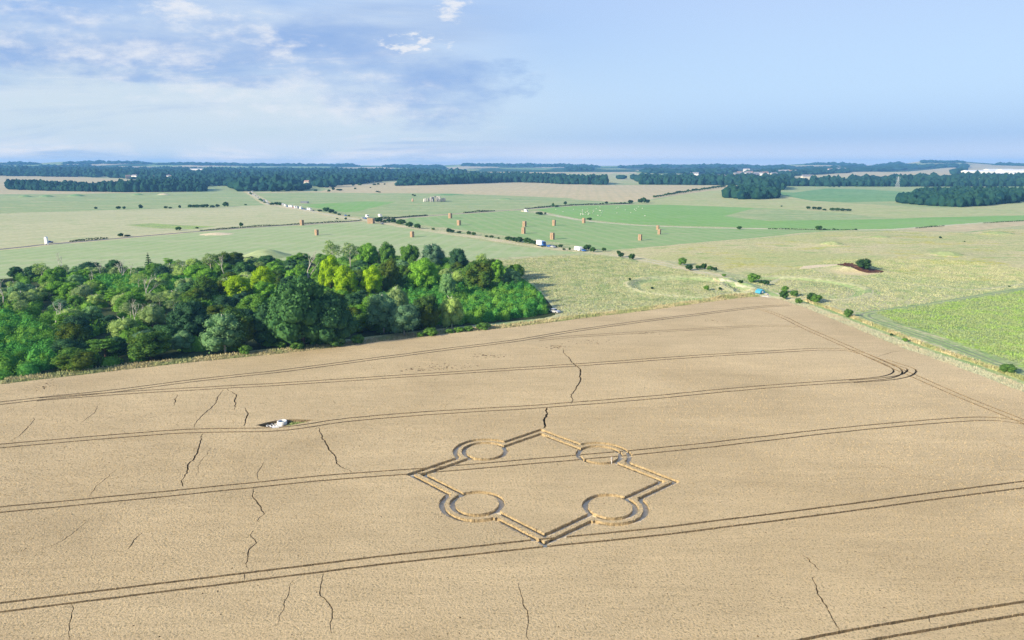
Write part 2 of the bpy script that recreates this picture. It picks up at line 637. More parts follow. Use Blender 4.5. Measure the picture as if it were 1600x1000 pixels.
G_ = dict
MAT = {}
MAT['meadow'] = ground_mat('meadow_grass', (0.368, 0.405, 0.202), (0.442, 0.432, 0.248), (0.267, 0.359, 0.156), big=0.012, mid=0.07, fine=0.5, fine_amt=0.5, bump=0.7, bdist=0.8)
MAT['flower_meadow'] = ground_mat('flowering_meadow', (0.44, 0.45, 0.20), (0.53, 0.48, 0.27), (0.33, 0.41, 0.16), big=0.01, mid=0.06, fine=0.45, fine_amt=0.5,
                                  spots=(0.44, 0.42, 0.05), spot_t=(0.52, 0.62), spot_scale=0.02, bump=0.7, bdist=0.8, stretch=2.0)
MAT['far_land'] = None
MAT['mint'] = ground_mat('mint_crop', (0.260, 0.378, 0.160), (0.227, 0.361, 0.139), (0.302, 0.386, 0.185), big=0.012, mid=0.02, fine=0.2, fine_amt=0.2, bump=0.15, stretch=3.0, stripes=(-0.25, 12.0, 0.4, (0.336, 0.395, 0.202)))
MAT['mint2'] = ground_mat('mint_crop_pale', (0.333, 0.414, 0.207), (0.297, 0.396, 0.180), (0.378, 0.432, 0.234), big=0.012, mid=0.02, fine=0.2, fine_amt=0.2, bump=0.15, stretch=3.0, stripes=(0.2, 12.0, 0.4, (0.405, 0.441, 0.261)))
MAT['green'] = ground_mat('green_crop', (0.189, 0.361, 0.103), (0.215, 0.387, 0.120), (0.241, 0.370, 0.146), big=0.008, mid=0.02, fine=0.2, fine_amt=0.2, bump=0.15, stretch=2.5, stripes=(-0.1, 12.0, 0.4, (0.258, 0.378, 0.155)))
MAT['lush'] = ground_mat('lush_weeds', (0.279, 0.360, 0.162), (0.324, 0.378, 0.180), (0.198, 0.297, 0.126), big=0.03, mid=0.09, fine=0.55, fine_amt=0.45,
                         spots=(0.34, 0.50, 0.09), spot_t=(0.46, 0.56), spot_scale=0.05, bump=0.7, bdist=0.8)
MAT['straw'] = ground_mat('straw_stubble', (0.52, 0.44, 0.27), (0.47, 0.41, 0.25), (0.44, 0.41, 0.24), big=0.01, mid=0.02, fine=0.12, fine_amt=0.3, bump=0.2, stretch=2.0, stripes=(0.1, 18.0, 0.35, (0.40, 0.38, 0.22)))
MAT['pale'] = ground_mat('ripening_crop', (0.43, 0.44, 0.25), (0.48, 0.47, 0.28), (0.38, 0.42, 0.22), big=0.008, mid=0.04, fine=0.3, fine_amt=0.22, bump=0.25,
                         stripes=(0.45, 24.0, 0.35, (0.36, 0.41, 0.22)))
MAT['pasture'] = ground_mat('pasture_grass', (0.267, 0.359, 0.166), (0.313, 0.377, 0.184), (0.377, 0.405, 0.212), big=0.01, mid=0.02, fine=0.12, fine_amt=0.3, bump=0.2, stretch=2.5)
MAT['olive'] = ground_mat('dry_down_grass', (0.36, 0.41, 0.19), (0.42, 0.42, 0.22), (0.30, 0.38, 0.16), big=0.01, mid=0.02, fine=0.12, fine_amt=0.3, bump=0.2, stretch=2.5)
MAT['deep'] = ground_mat('deep_green_pasture', (0.15, 0.30, 0.13), (0.20, 0.33, 0.15), (0.13, 0.28, 0.12), big=0.01, mid=0.02, fine=0.12, fine_amt=0.3, bump=0.2)
MAT['verge'] = ground_mat('verge_grass', (0.55, 0.47, 0.27), (0.40, 0.42, 0.20), (0.62, 0.54, 0.33), big=0.05, mid=0.4, fine=1.2, fine_amt=0.45, bump=0.6)
MAT['verge_green'] = ground_mat('green_verge', (0.25, 0.36, 0.14), (0.32, 0.40, 0.17), (0.42, 0.44, 0.24), big=0.06, mid=0.4, fine=1.0, fine_amt=0.4, bump=0.6)
MAT['silver'] = ground_mat('silvery_weeds', (0.50, 0.50, 0.33), (0.60, 0.55, 0.38), (0.26, 0.34, 0.22), big=0.08, mid=0.5, fine=0.9, fine_amt=0.5, bump=0.8)
MAT['track'] = ground_mat('chalk_track', (0.55, 0.51, 0.38), (0.48, 0.48, 0.32), (0.40, 0.42, 0.24), big=0.05, mid=0.3, fine=1.0, fine_amt=0.25, bump=0.2)
MAT['rut'] = ground_mat('worn_rut', (0.20, 0.25, 0.14), (0.24, 0.28, 0.16), (0.28, 0.28, 0.21), big=0.08, mid=0.4, fine=1.2, fine_amt=0.3, bump=0.2)
MAT['asphalt'] = ground_mat('asphalt_road', (0.16, 0.17, 0.17), (0.19, 0.19, 0.18), None, big=0.05, fine=1.5, fine_amt=0.15, bump=0.1)
MAT['soil'] = ground_mat('field_soil', (0.075, 0.055, 0.03), (0.10, 0.075, 0.04), (0.10, 0.11, 0.04), big=0.3, mid=1.0, fine=4.0, fine_amt=0.5, bump=0.5)
MAT['floor'] = ground_mat('woodland_soil', (0.035, 0.055, 0.02), (0.05, 0.07, 0.03), None, big=0.1, fine=1.0, fine_amt=0.5, bump=0.5)
MAT['burnt'] = ground_mat('bracken_soil', (0.10, 0.045, 0.03), (0.07, 0.035, 0.025), (0.18, 0.10, 0.05), big=0.3, mid=0.5, fine=1.2, fine_amt=0.5, bump=0.8)
MAT['sandy'] = ground_mat('dry_bleached_grass', (0.666, 0.558, 0.378), (0.594, 0.513, 0.333), (0.702, 0.603, 0.423), big=0.1, mid=0.4, fine=1.2, fine_amt=0.3, bump=0.5)
MAT['barrow'] = ground_mat('barrow_turf', (0.30, 0.36, 0.15), (0.36, 0.39, 0.18), (0.25, 0.33, 0.13), big=0.03, mid=0.15, fine=0.5, fine_amt=0.4, bump=0.6)
MAT['ringbank'] = ground_mat('ring_bank_grass', (0.47, 0.47, 0.27), (0.50, 0.48, 0.29), (0.42, 0.45, 0.24), big=0.03, mid=0.1, fine=0.6, fine_amt=0.4, bump=0.7, bdist=0.8)
MAT['ringditch'] = ground_mat('ring_ditch_grass', (0.27, 0.36, 0.15), (0.33, 0.40, 0.18), (0.42, 0.45, 0.23), big=0.03, mid=0.1, fine=0.6, fine_amt=0.4, bump=0.7, bdist=0.8)
MAT['chalk'] = ground_mat('bare_chalk', (0.72, 0.72, 0.70), (0.62, 0.62, 0.58), (0.55, 0.54, 0.46), big=0.3, mid=1.0, fine=3.0, fine_amt=0.15, bump=0.4)


def far_land_mat():
    m, nt, o = new_mat('far_farmland')
    tc = nd(nt, 'ShaderNodeTexCoord').outputs['Object']
    mp = nd(nt, 'ShaderNodeMapping', {'Vector': tc, 'Scale': (1.0, 0.55, 0.0), 'Rotation': (0, 0, 0.3)}).outputs[0]
    wob = nd(nt, 'ShaderNodeTexNoise', {'Vector': mp, 'Scale': 0.004, 'Detail': 2.0})
    mv = nd(nt, 'ShaderNodeVectorMath', {0: mp, 1: nd(nt, 'ShaderNodeVectorMath', {0: wob.outputs[1], 3: 120.0}, operation='SCALE').outputs[0]}, operation='ADD').outputs[0]
    vo = nd(nt, 'ShaderNodeTexVoronoi', {'Vector': mv, 'Scale': 0.0028})
    s = nd(nt, 'ShaderNodeSeparateColor', {0: vo.outputs['Color']})
    c = mixc(nt, ramp(nt, s.outputs[0], 0.35, 0.45), (0.30, 0.36, 0.17), (0.50, 0.44, 0.28))
    c = mixc(nt, ramp(nt, s.outputs[1], 0.62, 0.66), c, (0.24, 0.34, 0.14))
    c = mixc(nt, ramp(nt, s.outputs[2], 0.60, 0.64), c, (0.05, 0.10, 0.05))
    g = nz(nt, tc, 0.03, 5, 0.7)
    k = nd(nt, 'ShaderNodeMapRange', {0: g, 1: 0.3, 2: 0.7, 3: 0.75, 4: 1.2}).outputs[0]
    c = mixc(nt, 1.0, c, nd(nt, 'ShaderNodeCombineXYZ', {0: k, 1: k, 2: k}).outputs[0], 'MULTIPLY')
    b = nd(nt, 'ShaderNodeBsdfDiffuse', {'Color': c})
    nt.links.new(b.outputs[0], o.inputs[0])
    return m


MAT['far_land'] = far_land_mat()

# ------------------------------------------------------------------ fields: (object name, material, world outline); later ones lie over earlier ones
FIELDS = []


def field(name, mat, pix, step=25.0):
    FIELDS.append((name, mat, wp(pix, step)))


def band(name, mat, line, w, step=6.0, jit=0.15):
    FIELDS.append((name, mat, strip(line, w, step, jit)))


def ellipse(c, rx, ry, n=40, jit=0.0, a0=0.0):
    return [(c[0] + rx * math.cos(a) * (1 + random.uniform(-jit, jit)), c[1] + ry * math.sin(a) * (1 + random.uniform(-jit, jit)))
            for a in np.linspace(a0, a0 + 2 * math.pi, n, endpoint=False)]


# base ground (index -1) is the rough meadow
ringfar = [(math.cos(a) * 2600, math.sin(a) * 2600) for a in np.linspace(0, 2 * math.pi, 160, endpoint=False)]
field('rough_pasture_field', 'pasture', [(-900, 330), (-200, 326), (0, 333), (300, 326), (600, 322), (800, 330), (1200, 326), (1700, 332), (2500, 340),
                                        (2500, 288), (1600, 290), (1200, 288), (900, 286), (500, 290), (0, 276), (-900, 280)], 40)
field('dry_down_field', 'olive', [(985, 319), (1045, 308), (1080, 300), (1130, 294), (1200, 298), (1240, 307), (1300, 316), (1400, 322), (1480, 325), (1600, 314), (1900, 310),
                            (1900, 337), (1600, 336), (1400, 343), (1200, 326), (1040, 320)])
field('green_hillside_field', 'deep', [(1205, 292), (1290, 289), (1430, 293), (1700, 292), (1700, 312), (1600, 309), (1480, 318), (1395, 314), (1330, 316), (1270, 314), (1215, 304)])
field('pale_green_hillside_field', 'pasture', [(1215, 291), (1290, 289), (1440, 292), (1420, 300), (1350, 296), (1290, 294.5), (1240, 301), (1214, 300)])
field('left_stubble_field', 'straw', [(-300, 275), (0, 274), (130, 277), (190, 280), (225, 287), (190, 290), (300, 296), (330, 299), (200, 301.5), (100, 303), (-300, 305)])
field('far_stubble_field', 'straw', [(360, 301), (480, 299), (500, 295), (520, 289), (620, 284), (640, 281), (720, 277), (780, 278), (830, 284), (948, 289), (1010, 289),
                               (1210, 290), (1160, 295), (1110, 298), (1050, 306), (990, 316), (880, 309), (800, 306), (700, 302), (600, 302), (470, 300.5), (370, 302)])
field('far_mown_field', 'straw', [(905, 309), (1000, 300), (1100, 296), (1050, 305), (985, 315), (900, 319), (800, 324), (780, 320), (860, 316)])
field('stone_ring_field', 'pasture', [(412, 303.5), (620, 303), (720, 304), (840, 308), (980, 317), (900, 319), (830, 327), (680, 336), (590, 342), (500, 330), (424, 318)])
field('bright_grass_field', 'green', [(470, 320), (560, 315), (620, 315), (600, 320), (560, 330), (540, 332), (500, 326)])
field('left_pasture_field', 'pasture', [(-500, 306), (0, 304), (200, 302), (392, 301), (405, 312), (420, 320), (300, 324), (150, 328), (0, 333.5), (-500, 345)])
field('ripening_crop_field', 'pale', [(-500, 346), (0, 334), (150, 329), (300, 325), (420, 320.5), (440, 322), (500, 333), (556, 344), (470, 350), (400, 354), (300, 361), (200, 370),
                                (100, 379), (0, 389), (-500, 440)])
field('green_patch_grass', 'lush', [(193, 351.5), (235, 349), (290, 352), (340, 354), (300, 358), (250, 357), (220, 354)], 12)
field('mint_crop_field', 'mint2', [(-500, 445), (0, 391), (100, 381), (200, 372), (300, 363), (400, 356), (470, 352), (558, 346.5), (600, 351), (700, 367), (780, 381), (860, 391), (915, 395),
                             (860, 398.5), (780, 403), (740, 407), (600, 412), (400, 420), (0, 440), (-500, 520)])
field('hay_field', 'mint', [(605, 346), (640, 341), (680, 337.5), (800, 329), (835, 333), (870, 339), (905, 344.5), (1000, 353), (1200, 358), (1330, 359.5), (1250, 364), (1200, 370),
                      (1100, 378), (1000, 387), (945, 391), (880, 380), (780, 367), (690, 355)])
field('bright_green_field', 'green', [(838, 328), (880, 321.5), (1040, 319.7), (1200, 325.5), (1300, 332), (1380, 341), (1480, 339), (1600, 336.5), (1900, 334), (1900, 335), (1600, 344.5),
                                (1500, 350), (1400, 357.5), (1330, 358.5), (1200, 356.5), (1000, 351), (905, 342), (870, 335)])
field('grey_green_field', 'pasture', [(1180, 325), (1300, 332), (1400, 341), (1480, 338.5), (1400, 342), (1320, 343.5), (1200, 345), (1130, 338)])
field('tan_strip_field', 'straw', [(1400, 358.5), (1500, 351), (1600, 345.5), (1900, 341), (1900, 357), (1600, 352), (1560, 356), (1512, 362), (1440, 361.5)])
field('flowering_meadow_field', 'flower_meadow', [(930, 396), (1000, 389), (1100, 380), (1200, 372), (1280, 363), (1400, 361), (1512, 364), (1560, 358), (1900, 358), (1900, 420), (1600, 438),
                                            (1500, 440), (1400, 428), (1300, 412), (1200, 432), (1150, 428), (1050, 408)])
field('lush_weedy_field', 'lush', [(1360, 487), (1400, 482), (1450, 476), (1520, 465), (1600, 453), (1900, 410), (2300, 560), (1900, 668), (1720, 620), (1600, 576), (1562, 563), (1475, 528), (1400, 506), (1366, 495)])
# far beyond
for nm, mt, pl in [
    ('far_tan_field', 'straw', [(1215, 280), (1250, 275), (1330, 270.5), (1420, 268), (1490, 261.5), (1494, 262), (1486, 273), (1420, 275.5), (1330, 276), (1240, 282)]),
    ('far_hill_field', 'straw', [(1502, 263), (1512, 257.8), (1600, 258.5), (1700, 260), (1700, 267), (1600, 266), (1502, 266)]),
    ('far_wheat_field', 'straw', [(180, 259.5), (250, 260.5), (330, 260), (300, 263), (200, 262)]),
    ('far_wheat_field', 'straw', [(418, 264), (540, 264), (520, 267), (430, 268)]),
    ('far_wheat_field', 'straw', [(640, 274), (730, 273), (760, 276), (700, 279), (640, 279)]),
    ('far_green_field', 'deep', [(985, 274.5), (1040, 272.5), (1065, 275), (1000, 278)]),
    ('far_wheat_field', 'straw', [(1045, 273), (1065, 273), (1062, 276), (1040, 276)]),
    ('small_far_field', 'pasture', [(320, 293), (355, 293), (354, 301), (322, 299)]),
    ('small_far_field', 'pasture', [(482, 293), (520, 294), (500, 299), (480, 299)]),
    ('dark_hillside_terrain', 'floor', [(960, 262), (1050, 259.6), (1150, 259.3), (1370, 262.5), (1395, 258), (1430, 261), (1480, 259.5), (1480, 262), (1430, 266.5), (1330, 269), (1240, 273), (1160, 276), (1070, 278), (1075, 268), (1000, 266)]),
]:
    field(nm, mt, pl, 12)

# the wood's floor
WOOD_PX = [(-60, 603), (0, 596), (75, 588), (150, 579), (220, 570), (300, 560), (380, 549), (440, 543), (520, 533), (600, 523), (700, 512), (780, 504), (850, 497), (868, 492),
           (862, 478), (846, 458), (830, 444), (815, 434), (790, 424), (740, 415), (660, 408), (560, 405), (440, 409), (330, 414), (220, 419), (110, 426), (0, 436), (-60, 445)]
WOOD = wp(WOOD_PX, 25, z=0)
FIELDS.append(('woodland_ground', 'floor', WOOD))

# ring earthworks
for c, rr in ((c1, 26.0), (c2, 29.0)):
    FIELDS.append(('ring_ditch_grass', 'ringditch', ellipse(c, rr - 2.0, rr - 2.0, 48, 0.012)))
    FIELDS.append(('ring_inner_grass', 'meadow', ellipse(c, rr - 5.2, rr - 5.2, 44, 0.03)))
    for k in range(3):
        a0 = random.uniform(0, 6)
        arc = [(c[0] + (rr + 1.3) * math.cos(a), c[1] + (rr + 1.3) * math.sin(a)) for a in np.linspace(a0, a0 + 3.0, 30)]
        band('ring_bank_grass', 'ringbank', arc, 2.0, 3, 0.4)
# bleached and bracken-covered mound
mc, mr = MP[1]
FIELDS.append(('bleached_mound_grass', 'sandy', wp([(1248, 420), (1256, 415.5), (1280, 413.5), (1310, 412.5), (1316, 414), (1290, 417), (1262, 420)], 8)))
FIELDS.append(('weedy_mound_grass', 'verge', wp([(1270, 420.5), (1295, 417.5), (1314, 416), (1345, 422), (1378, 427), (1350, 431), (1310, 429), (1275, 425)], 8)))
FIELDS.append(('bracken_ground', 'burnt', wp([(1308, 412.5), (1328, 411.5), (1343, 415), (1358, 419), (1382, 423.5), (1378, 426), (1355, 426.5), (1342, 423), (1330, 417.5), (1312, 415)], 8)))
for k in (0, 2, 4, 5):
    c, rad = MP[k]
    FIELDS.append(('barrow_grass', 'barrow', ellipse(c, rad * 0.75, rad * 0.75, 24, 0.08)))
c, rad = MP[3]
FIELDS.append(('barrow_grass', 'pasture', ellipse(c, rad * 0.95, rad * 0.95, 28, 0.05)))
for k in (6, 7, 8, 9, 10, 12, 13):
    c, rad = MP[k]
    FIELDS.append(('far_barrow_grass', 'deep' if k != 10 else 'sandy', ellipse(c, rad * 0.7, rad * 0.6, 20, 0.08)))
c, rad = MP[11]
FIELDS.append(('dry_mound_grass', 'sandy', ellipse(c, rad * 0.95, rad * 0.8, 24, 0.12)))
c = P(1300, 449, 0)


def wline(pix, k=4, z=0):
    return [P(a, b, z)[:2] for a, b in catmull(pix, k)]


def gline(pix, k=4):
    return [P(a, b)[:2] for a, b in catmull(pix, k)]


ROAD = gline([(-300, 418), (0, 389.5), (70, 382), (150, 375.5), (250, 366.5), (330, 360), (400, 355), (470, 350.8), (540, 346.8), (578, 344), (640, 339.5), (700, 335), (760, 331), (810, 327.5), (850, 324.5), (900, 321), (990, 318.5)], 5)
band('verge_grass', 'verge', ROAD, 15, 10)
band('old_road', 'asphalt', ROAD, 6.0, 10, 0.02)
LANE = gline([(386, 299), (400, 307), (420, 319), (440, 322.5), (490, 331), (540, 340), (580, 345)], 5)
band('lane_verge_grass', 'verge', LANE, 15, 10)
band('chalk_lane_path', 'track', LANE, 7, 10, 0.05)
DROVE = gline([(575, 345), (610, 350.5), (650, 357), (700, 364.5), (750, 371), (800, 379), (850, 386), (900, 391.5), (945, 396.5), (1000, 404), (1050, 415.5), (1100, 427), (1145, 438), (1185, 449.5), (1215, 463)], 5)
band('drove_verge_grass', 'verge', DROVE[:60], 11, 6)
band('drove_verge_grass', 'verge_green', DROVE[58:], 9, 5, 0.3)
for s_ in (-2.3, 2.3):
    band('drove_track_path', 'track', offset_line(DROVE, s_), 1.6, 4, 0.25)
FT = gline([(835, 331), (870, 337), (905, 343.5), (950, 348.5), (1000, 352), (1100, 356), (1200, 357.5), (1330, 359), (1400, 358), (1500, 350.5), (1600, 345), (1800, 340)], 5)
band('farm_track_path', 'track', FT, 5.5, 8, 0.35)
BD = gline([(920, 396), (1000, 388.5), (1100, 379), (1180, 372.5), (1260, 364), (1340, 360)], 5)
band('field_margin_grass', 'verge', BD, 3.0, 5, 0.4)
GT = gline([(1800, 424), (1600, 452), (1520, 464), (1450, 475.5), (1390, 484), (1358, 489), (1352, 493), (1362, 499), (1400, 512), (1475, 537), (1562, 569), (1660, 605), (1800, 660)], 6)
band('grass_track_path', 'verge_green', GT, 6.0, 3, 0.2)
for s_ in (-1.1, 1.1):
    band('wheel_rut_path', 'rut', offset_line(GT, s_), 0.9, 2, 0.3)
MT = gline([(1190, 448), (1230, 433), (1290, 432), (1350, 435), (1420, 444), (1480, 450), (1530, 452), (1600, 444), (1750, 425)], 6)
band('mown_path', 'ringbank', MT, 2.0, 3, 0.3)


# margins round the wheat
def off_edge(a, b, pts, off0, off1, step=2.0, jit=0.0):
    L = np.array([q[:2] for q in densify(pts, step, False)])
    o0 = offset_line(L, off0 + 0)
    o1 = offset_line(L, off1)
    if jit:
        o1 = o1 + rng.normal(0, jit, o1.shape)
    return [tuple(q) for q in o0] + [tuple(q) for q in o1[::-1]]


nL = 15
left_edge = wheat_edge[:nL]
right_edge = wheat_edge[nL + 1:]
FIELDS.append(('margin_grass', 'verge', off_edge(0, 0, left_edge, -0.6, 6.4, jit=0.5)))
FIELDS.append(('silvery_margin_grass', 'silver', off_edge(0, 0, right_edge, -0.6, 5.6, jit=0.25)))
FIELDS.append(('green_track_path', 'verge_green', off_edge(0, 0, right_edge, 5.6, 8.6, jit=0.2)))
FIELDS.append(('orange_margin_grass', 'verge', off_edge(0, 0, right_edge, 8.6, 10.8, jit=0.3)))
FIELDS.append(('chalk_ground', 'chalk', wp([(1183, 465.6), (1192, 463.9), (1205, 466), (1216, 469), (1210, 471), (1195, 468), (1186, 468)], 6, z=0)))
FIELDS.append(('field_soil_ground', 'soil', WHEAT))
print('fields', len(FIELDS))

# ground points: dense in front of the camera, coarse behind
pts = [(0.0, 0.0)]
for i, r in enumerate(np.geomspace(25, 9400, 60)):
    front = np.arange(-44, 44.01, 1.3 if r < 4500 else 0.3)
    rest = np.concatenate([np.arange(-180, -46, 6.0), np.arange(46, 179, 6.0)])
    for a in np.concatenate([front, rest]):
        a += (i % 2) * 0.15
        pts.append((r * math.sin(R(a)), r * math.cos(R(a))))
for bx, by, rx, ry, hh in BUMPS:
    for q in (0, 0.3, 0.55, 0.8, 1.0):
        n = max(1, int(26 * q))
        for k in range(n):
            a = 2 * math.pi * k / n + q
            pts.append((bx + rx * q * math.cos(a), by + ry * q * math.sin(a)))
for bx, by, rx, ry, w, hh in RINGS:
    for d in np.arange(-9, 6.1, 1.25):
        for k in range(80):
            a = 2 * math.pi * k / 80 + d
            pts.append((bx + (rx + d) * math.cos(a), by + (ry + d) * math.sin(a)))
V, F, ids = cdt(pts, [f[2] for f in FIELDS])
fid = np.array([max(i) if len(i) else -1 for i in ids])
Zc = Hf(V[:, 0], V[:, 1])
V3 = np.column_stack([V, Zc])
cen = V3[F].mean(axis=1)
far = (np.hypot(cen[:, 0], cen[:, 1]) > 3300) & ((fid < 1))
keys = {}
for k, (nm, mt, _) in enumerate(FIELDS):
    keys.setdefault((nm, mt), []).append(k)


def ground_obj(name, mat, sel):
    if not sel.any():
        return
    v, f = sub_mesh(V3, F[sel])
    o = obj(name, raw_mesh(name, v, [f], [MAT[mat]], smooth=True))
    tag(o, kind='structure')


ground_obj('meadow_ground', 'meadow', (fid == -1) & ~far)
ground_obj('far_terrain', 'far_land', far)
for (nm, mt), ks in keys.items():
    ground_obj(nm, mt, np.isin(fid, ks) & ~far)

# ------------------------------------------------------------------ the wheat: a standing canopy cut by tramlines, cracks and the flattened pattern
WH = 0.62
TRENCH = []           # (kind, polygon)


def wz(a, b):
    return P(a, b, WH)[:2]


def tram(pix, w=0.42, gauge=0.95, ends=None, k=5):
    line = [wz(a, b) for a, b in catmull(pix, k)]
    for s_ in (-gauge, gauge):
        TRENCH.append(('line', strip(offset_line(line, s_), w, 0.9, 0.16, ends)))


tram([(2300, 854), (1760, 928), (1600, 950), (1450, 974), (1300, 1001), (1150, 1032), (900, 1084), (600, 1146)])
tram([(-700, 1037), (-160, 969), (0, 949), (150, 930.5), (300, 912), (450, 893.5), (600, 875), (740, 860), (850, 848), (1000, 833.5), (1150, 815.5), (1300, 796.5), (1450, 776), (1600, 757), (1760, 737), (2300, 669)])
tram([(-700, 863), (-160, 812), (0, 796.5), (150, 782), (300, 767.5), (500, 747.5), (640, 737), (760, 727), (900, 715), (1000, 706), (1100, 696), (1200, 684.5), (1300, 673), (1400, 663.5), (1470, 657.5), (1520, 654.5), (1560, 655), (1610, 662)])
tram([(-700, 759), (-160, 711), (0, 697), (120, 686.5), (230, 677.5), (300, 673.5), (360, 672), (410, 671.5), (450, 669), (485, 664.5), (520, 659), (570, 653.5), (640, 647.5), (740, 641), (850, 634.5), (1000, 622.5), (1100, 613),
      (1200, 604), (1300, 597), (1350, 593.5), (1385, 589.5), (1402, 583), (1400, 575.5), (1382, 566), (1350, 553)], w=0.46)
tram([(1330, 596), (1375, 593), (1405, 589), (1420, 584), (1424, 577), (1405, 570), (1380, 562)], w=0.46)
tram([(-160, 647), (0, 630), (80, 621), (175, 611), (312, 593.5), (440, 579.5), (600, 558.5), (700, 545.5), (800, 533), (900, 516.5), (1000, 502.5), (1100, 490), (1160, 482.5), (1200, 478.5), (1235, 477)], w=0.5)
tram([(60, 624), (175, 615), (312, 607), (440, 600), (600, 589.5), (740, 580.5), (890, 571), (1000, 563), (1100, 556), (1200, 550), (1250, 547), (1290, 545.5), (1325, 547), (1345, 552)], w=0.5)
tram([(840, 531), (900, 525.5), (1000, 519.5), (1100, 513.5), (1180, 509.5), (1225, 509), (1250, 512)], w=0.34)
tram([(1180, 483), (1197, 485.5), (1225, 496), (1256, 511.5), (1300, 531), (1334, 546), (1380, 566.5), (1419, 583.5), (1475, 608), (1537, 634), (1600, 659), (1700, 701), (2100, 868)], w=0.46)


def crack(pix, w=0.34, ends=(0.5, 1, 1.2, 1, 0.5)):
    line = [wz(a, b) for a, b in pix]
    L = densify(line, 0.55, False)
    wob = np.cumsum(rng.normal(0, 0.10, (len(L), 2)), 0)
    wob -= np.linspace(0, 1, len(L))[:, None] * wob[-1]
    L = [l + q for l, q in zip(L, wob)]
    TRENCH.append(('crack', strip(L, w * 0.55, 0.5, 0.35, ends)))


crack([(350, 609), (337, 626), (325, 645), (308, 658), (303, 668)], 0.36)
crack([(317, 677), (311, 695), (308, 712), (295, 726), (299, 738), (285, 750), (286, 760)], 0.42)
crack([(354, 608), (366, 618), (363, 628), (366, 640)], 0.4)
crack([(382, 637), (390, 647), (384, 657), (378, 666)], 0.42)
crack([(497, 668), (499, 685), (508, 703), (525, 724), (550, 738)], 0.42)
crack([(880, 546), (893, 565), (905, 577), (903, 600), (893, 615), (893, 631)], 0.55)
crack([(854, 637), (853, 652), (850, 669)], 0.8, (0.9, 1, 1, 0.9))
crack([(396, 763), (393, 775), (403, 792), (406, 803), (401, 815)], 0.3)
crack([(396, 828), (395, 838), (402, 848), (388, 862), (388, 888)], 0.26)
crack([(155, 633), (140, 650), (125, 662)], 0.2)
crack([(53, 652), (48, 662), (28, 682), (15, 690)], 0.26)
crack([(277, 616), (275, 624), (272, 633)], 0.3)
crack([(382, 895), (382, 906)], 0.2)
crack([(459, 906), (453, 930), (440, 962), (432, 978)], 0.16)
crack([(504, 894), (501, 930), (513, 950), (518, 975), (519, 990)], 0.22)
crack([(113, 942), (105, 978), (108, 1000)], 0.16)
crack([(222, 833), (210, 846), (200, 858)], 0.28)
crack([(1255, 868), (1268, 880), (1280, 890)], 0.24)
crack([(1273, 900), (1276, 917), (1288, 940), (1302, 965), (1313, 990)], 0.26)
crack([(1348, 728), (1355, 725), (1385, 729), (1412, 740), (1445, 748), (1480, 751)], 0.16)
crack([(1535, 725), (1560, 733), (1600, 733)], 0.18)
crack([(1369, 558), (1392, 552), (1414, 547)], 0.24)
crack([(808, 910), (812, 940), (821, 965), (826, 1000)], 0.18)
crack([(140, 775), (150, 760), (168, 742), (180, 735)], 0.16)
crack([(330, 700), (318, 720), (305, 745)], 0.14)
crack([(405, 750), (402, 740), (412, 722)], 0.18)
crack([(60, 860), (88, 852), (110, 838), (140, 812)], 0.16)
crack([(1455, 975), (1452, 960)], 0.14)
crack([(1546, 688), (1575, 698), (1610, 709)], 0.22)
# trampled patches seen as broken flecks
for (a, b, n, sx, sy) in [(690, 573, 55, 42, 5), (765, 556, 34, 26, 3), (872, 542, 38, 16, 4), (1117, 501, 22, 16, 2.5), (650, 577, 26, 26, 3), (935, 534, 26, 34, 4), (1005, 521, 20, 22, 2), (62, 607, 12, 10, 6), (80, 600, 10, 12, 5)]:
    for _ in range(n):
        q = wz(a + rng.normal(0, sx * 0.6), b + rng.normal(0, sy * 0.5))
        TRENCH.append(('fleck', ellipse(q, rng.uniform(0.12, 0.4), rng.uniform(0.12, 0.3), 6, 0.3)))
for _ in range(260):
    q = wz(rng.uniform(0, 1600), rng.uniform(560, 1000))
    TRENCH.append(('fleck', ellipse(q, rng.uniform(0.05, 0.14), rng.uniform(0.05, 0.16), 6, 0.3)))

# the pattern: a square of two concentric paths with a ringed disc half-way along each side
A_, B_, C_, D_ = [wz(*q) for q in ((845, 671.5), (1057, 752), (851, 850), (640, 741))]
corners = [A_, B_, C_, D_]
ctr = sum(corners) / 4
PW, PS = 0.92, 1.56
print('corners', [tuple(np.round(c, 2)) for c in corners], [round(float(np.linalg.norm(corners[i] - corners[(i + 1) % 4])), 2) for i in range(4)])
discs = {0: wz(936.5, 710.5), 1: wz(953.5, 791.5), 2: wz(745.5, 786.5), 3: wz(757.5, 704.5)}
RD = 3.25


def pathpoly(line, w=PW):
    TRENCH.append(('floor', strip(line, w, 0.5, 0.10)))


def inner(i, off):
    """corner i moved inwards by off along both sides"""
    p, a, b = corners[i], corners[i - 1], corners[(i + 1) % 4]
    u = (a - p) / np.linalg.norm(a - p)
    v = (b - p) / np.linalg.norm(b - p)
    s = abs(u[0] * v[1] - u[1] * v[0])
    return p + (u + v) * off / s


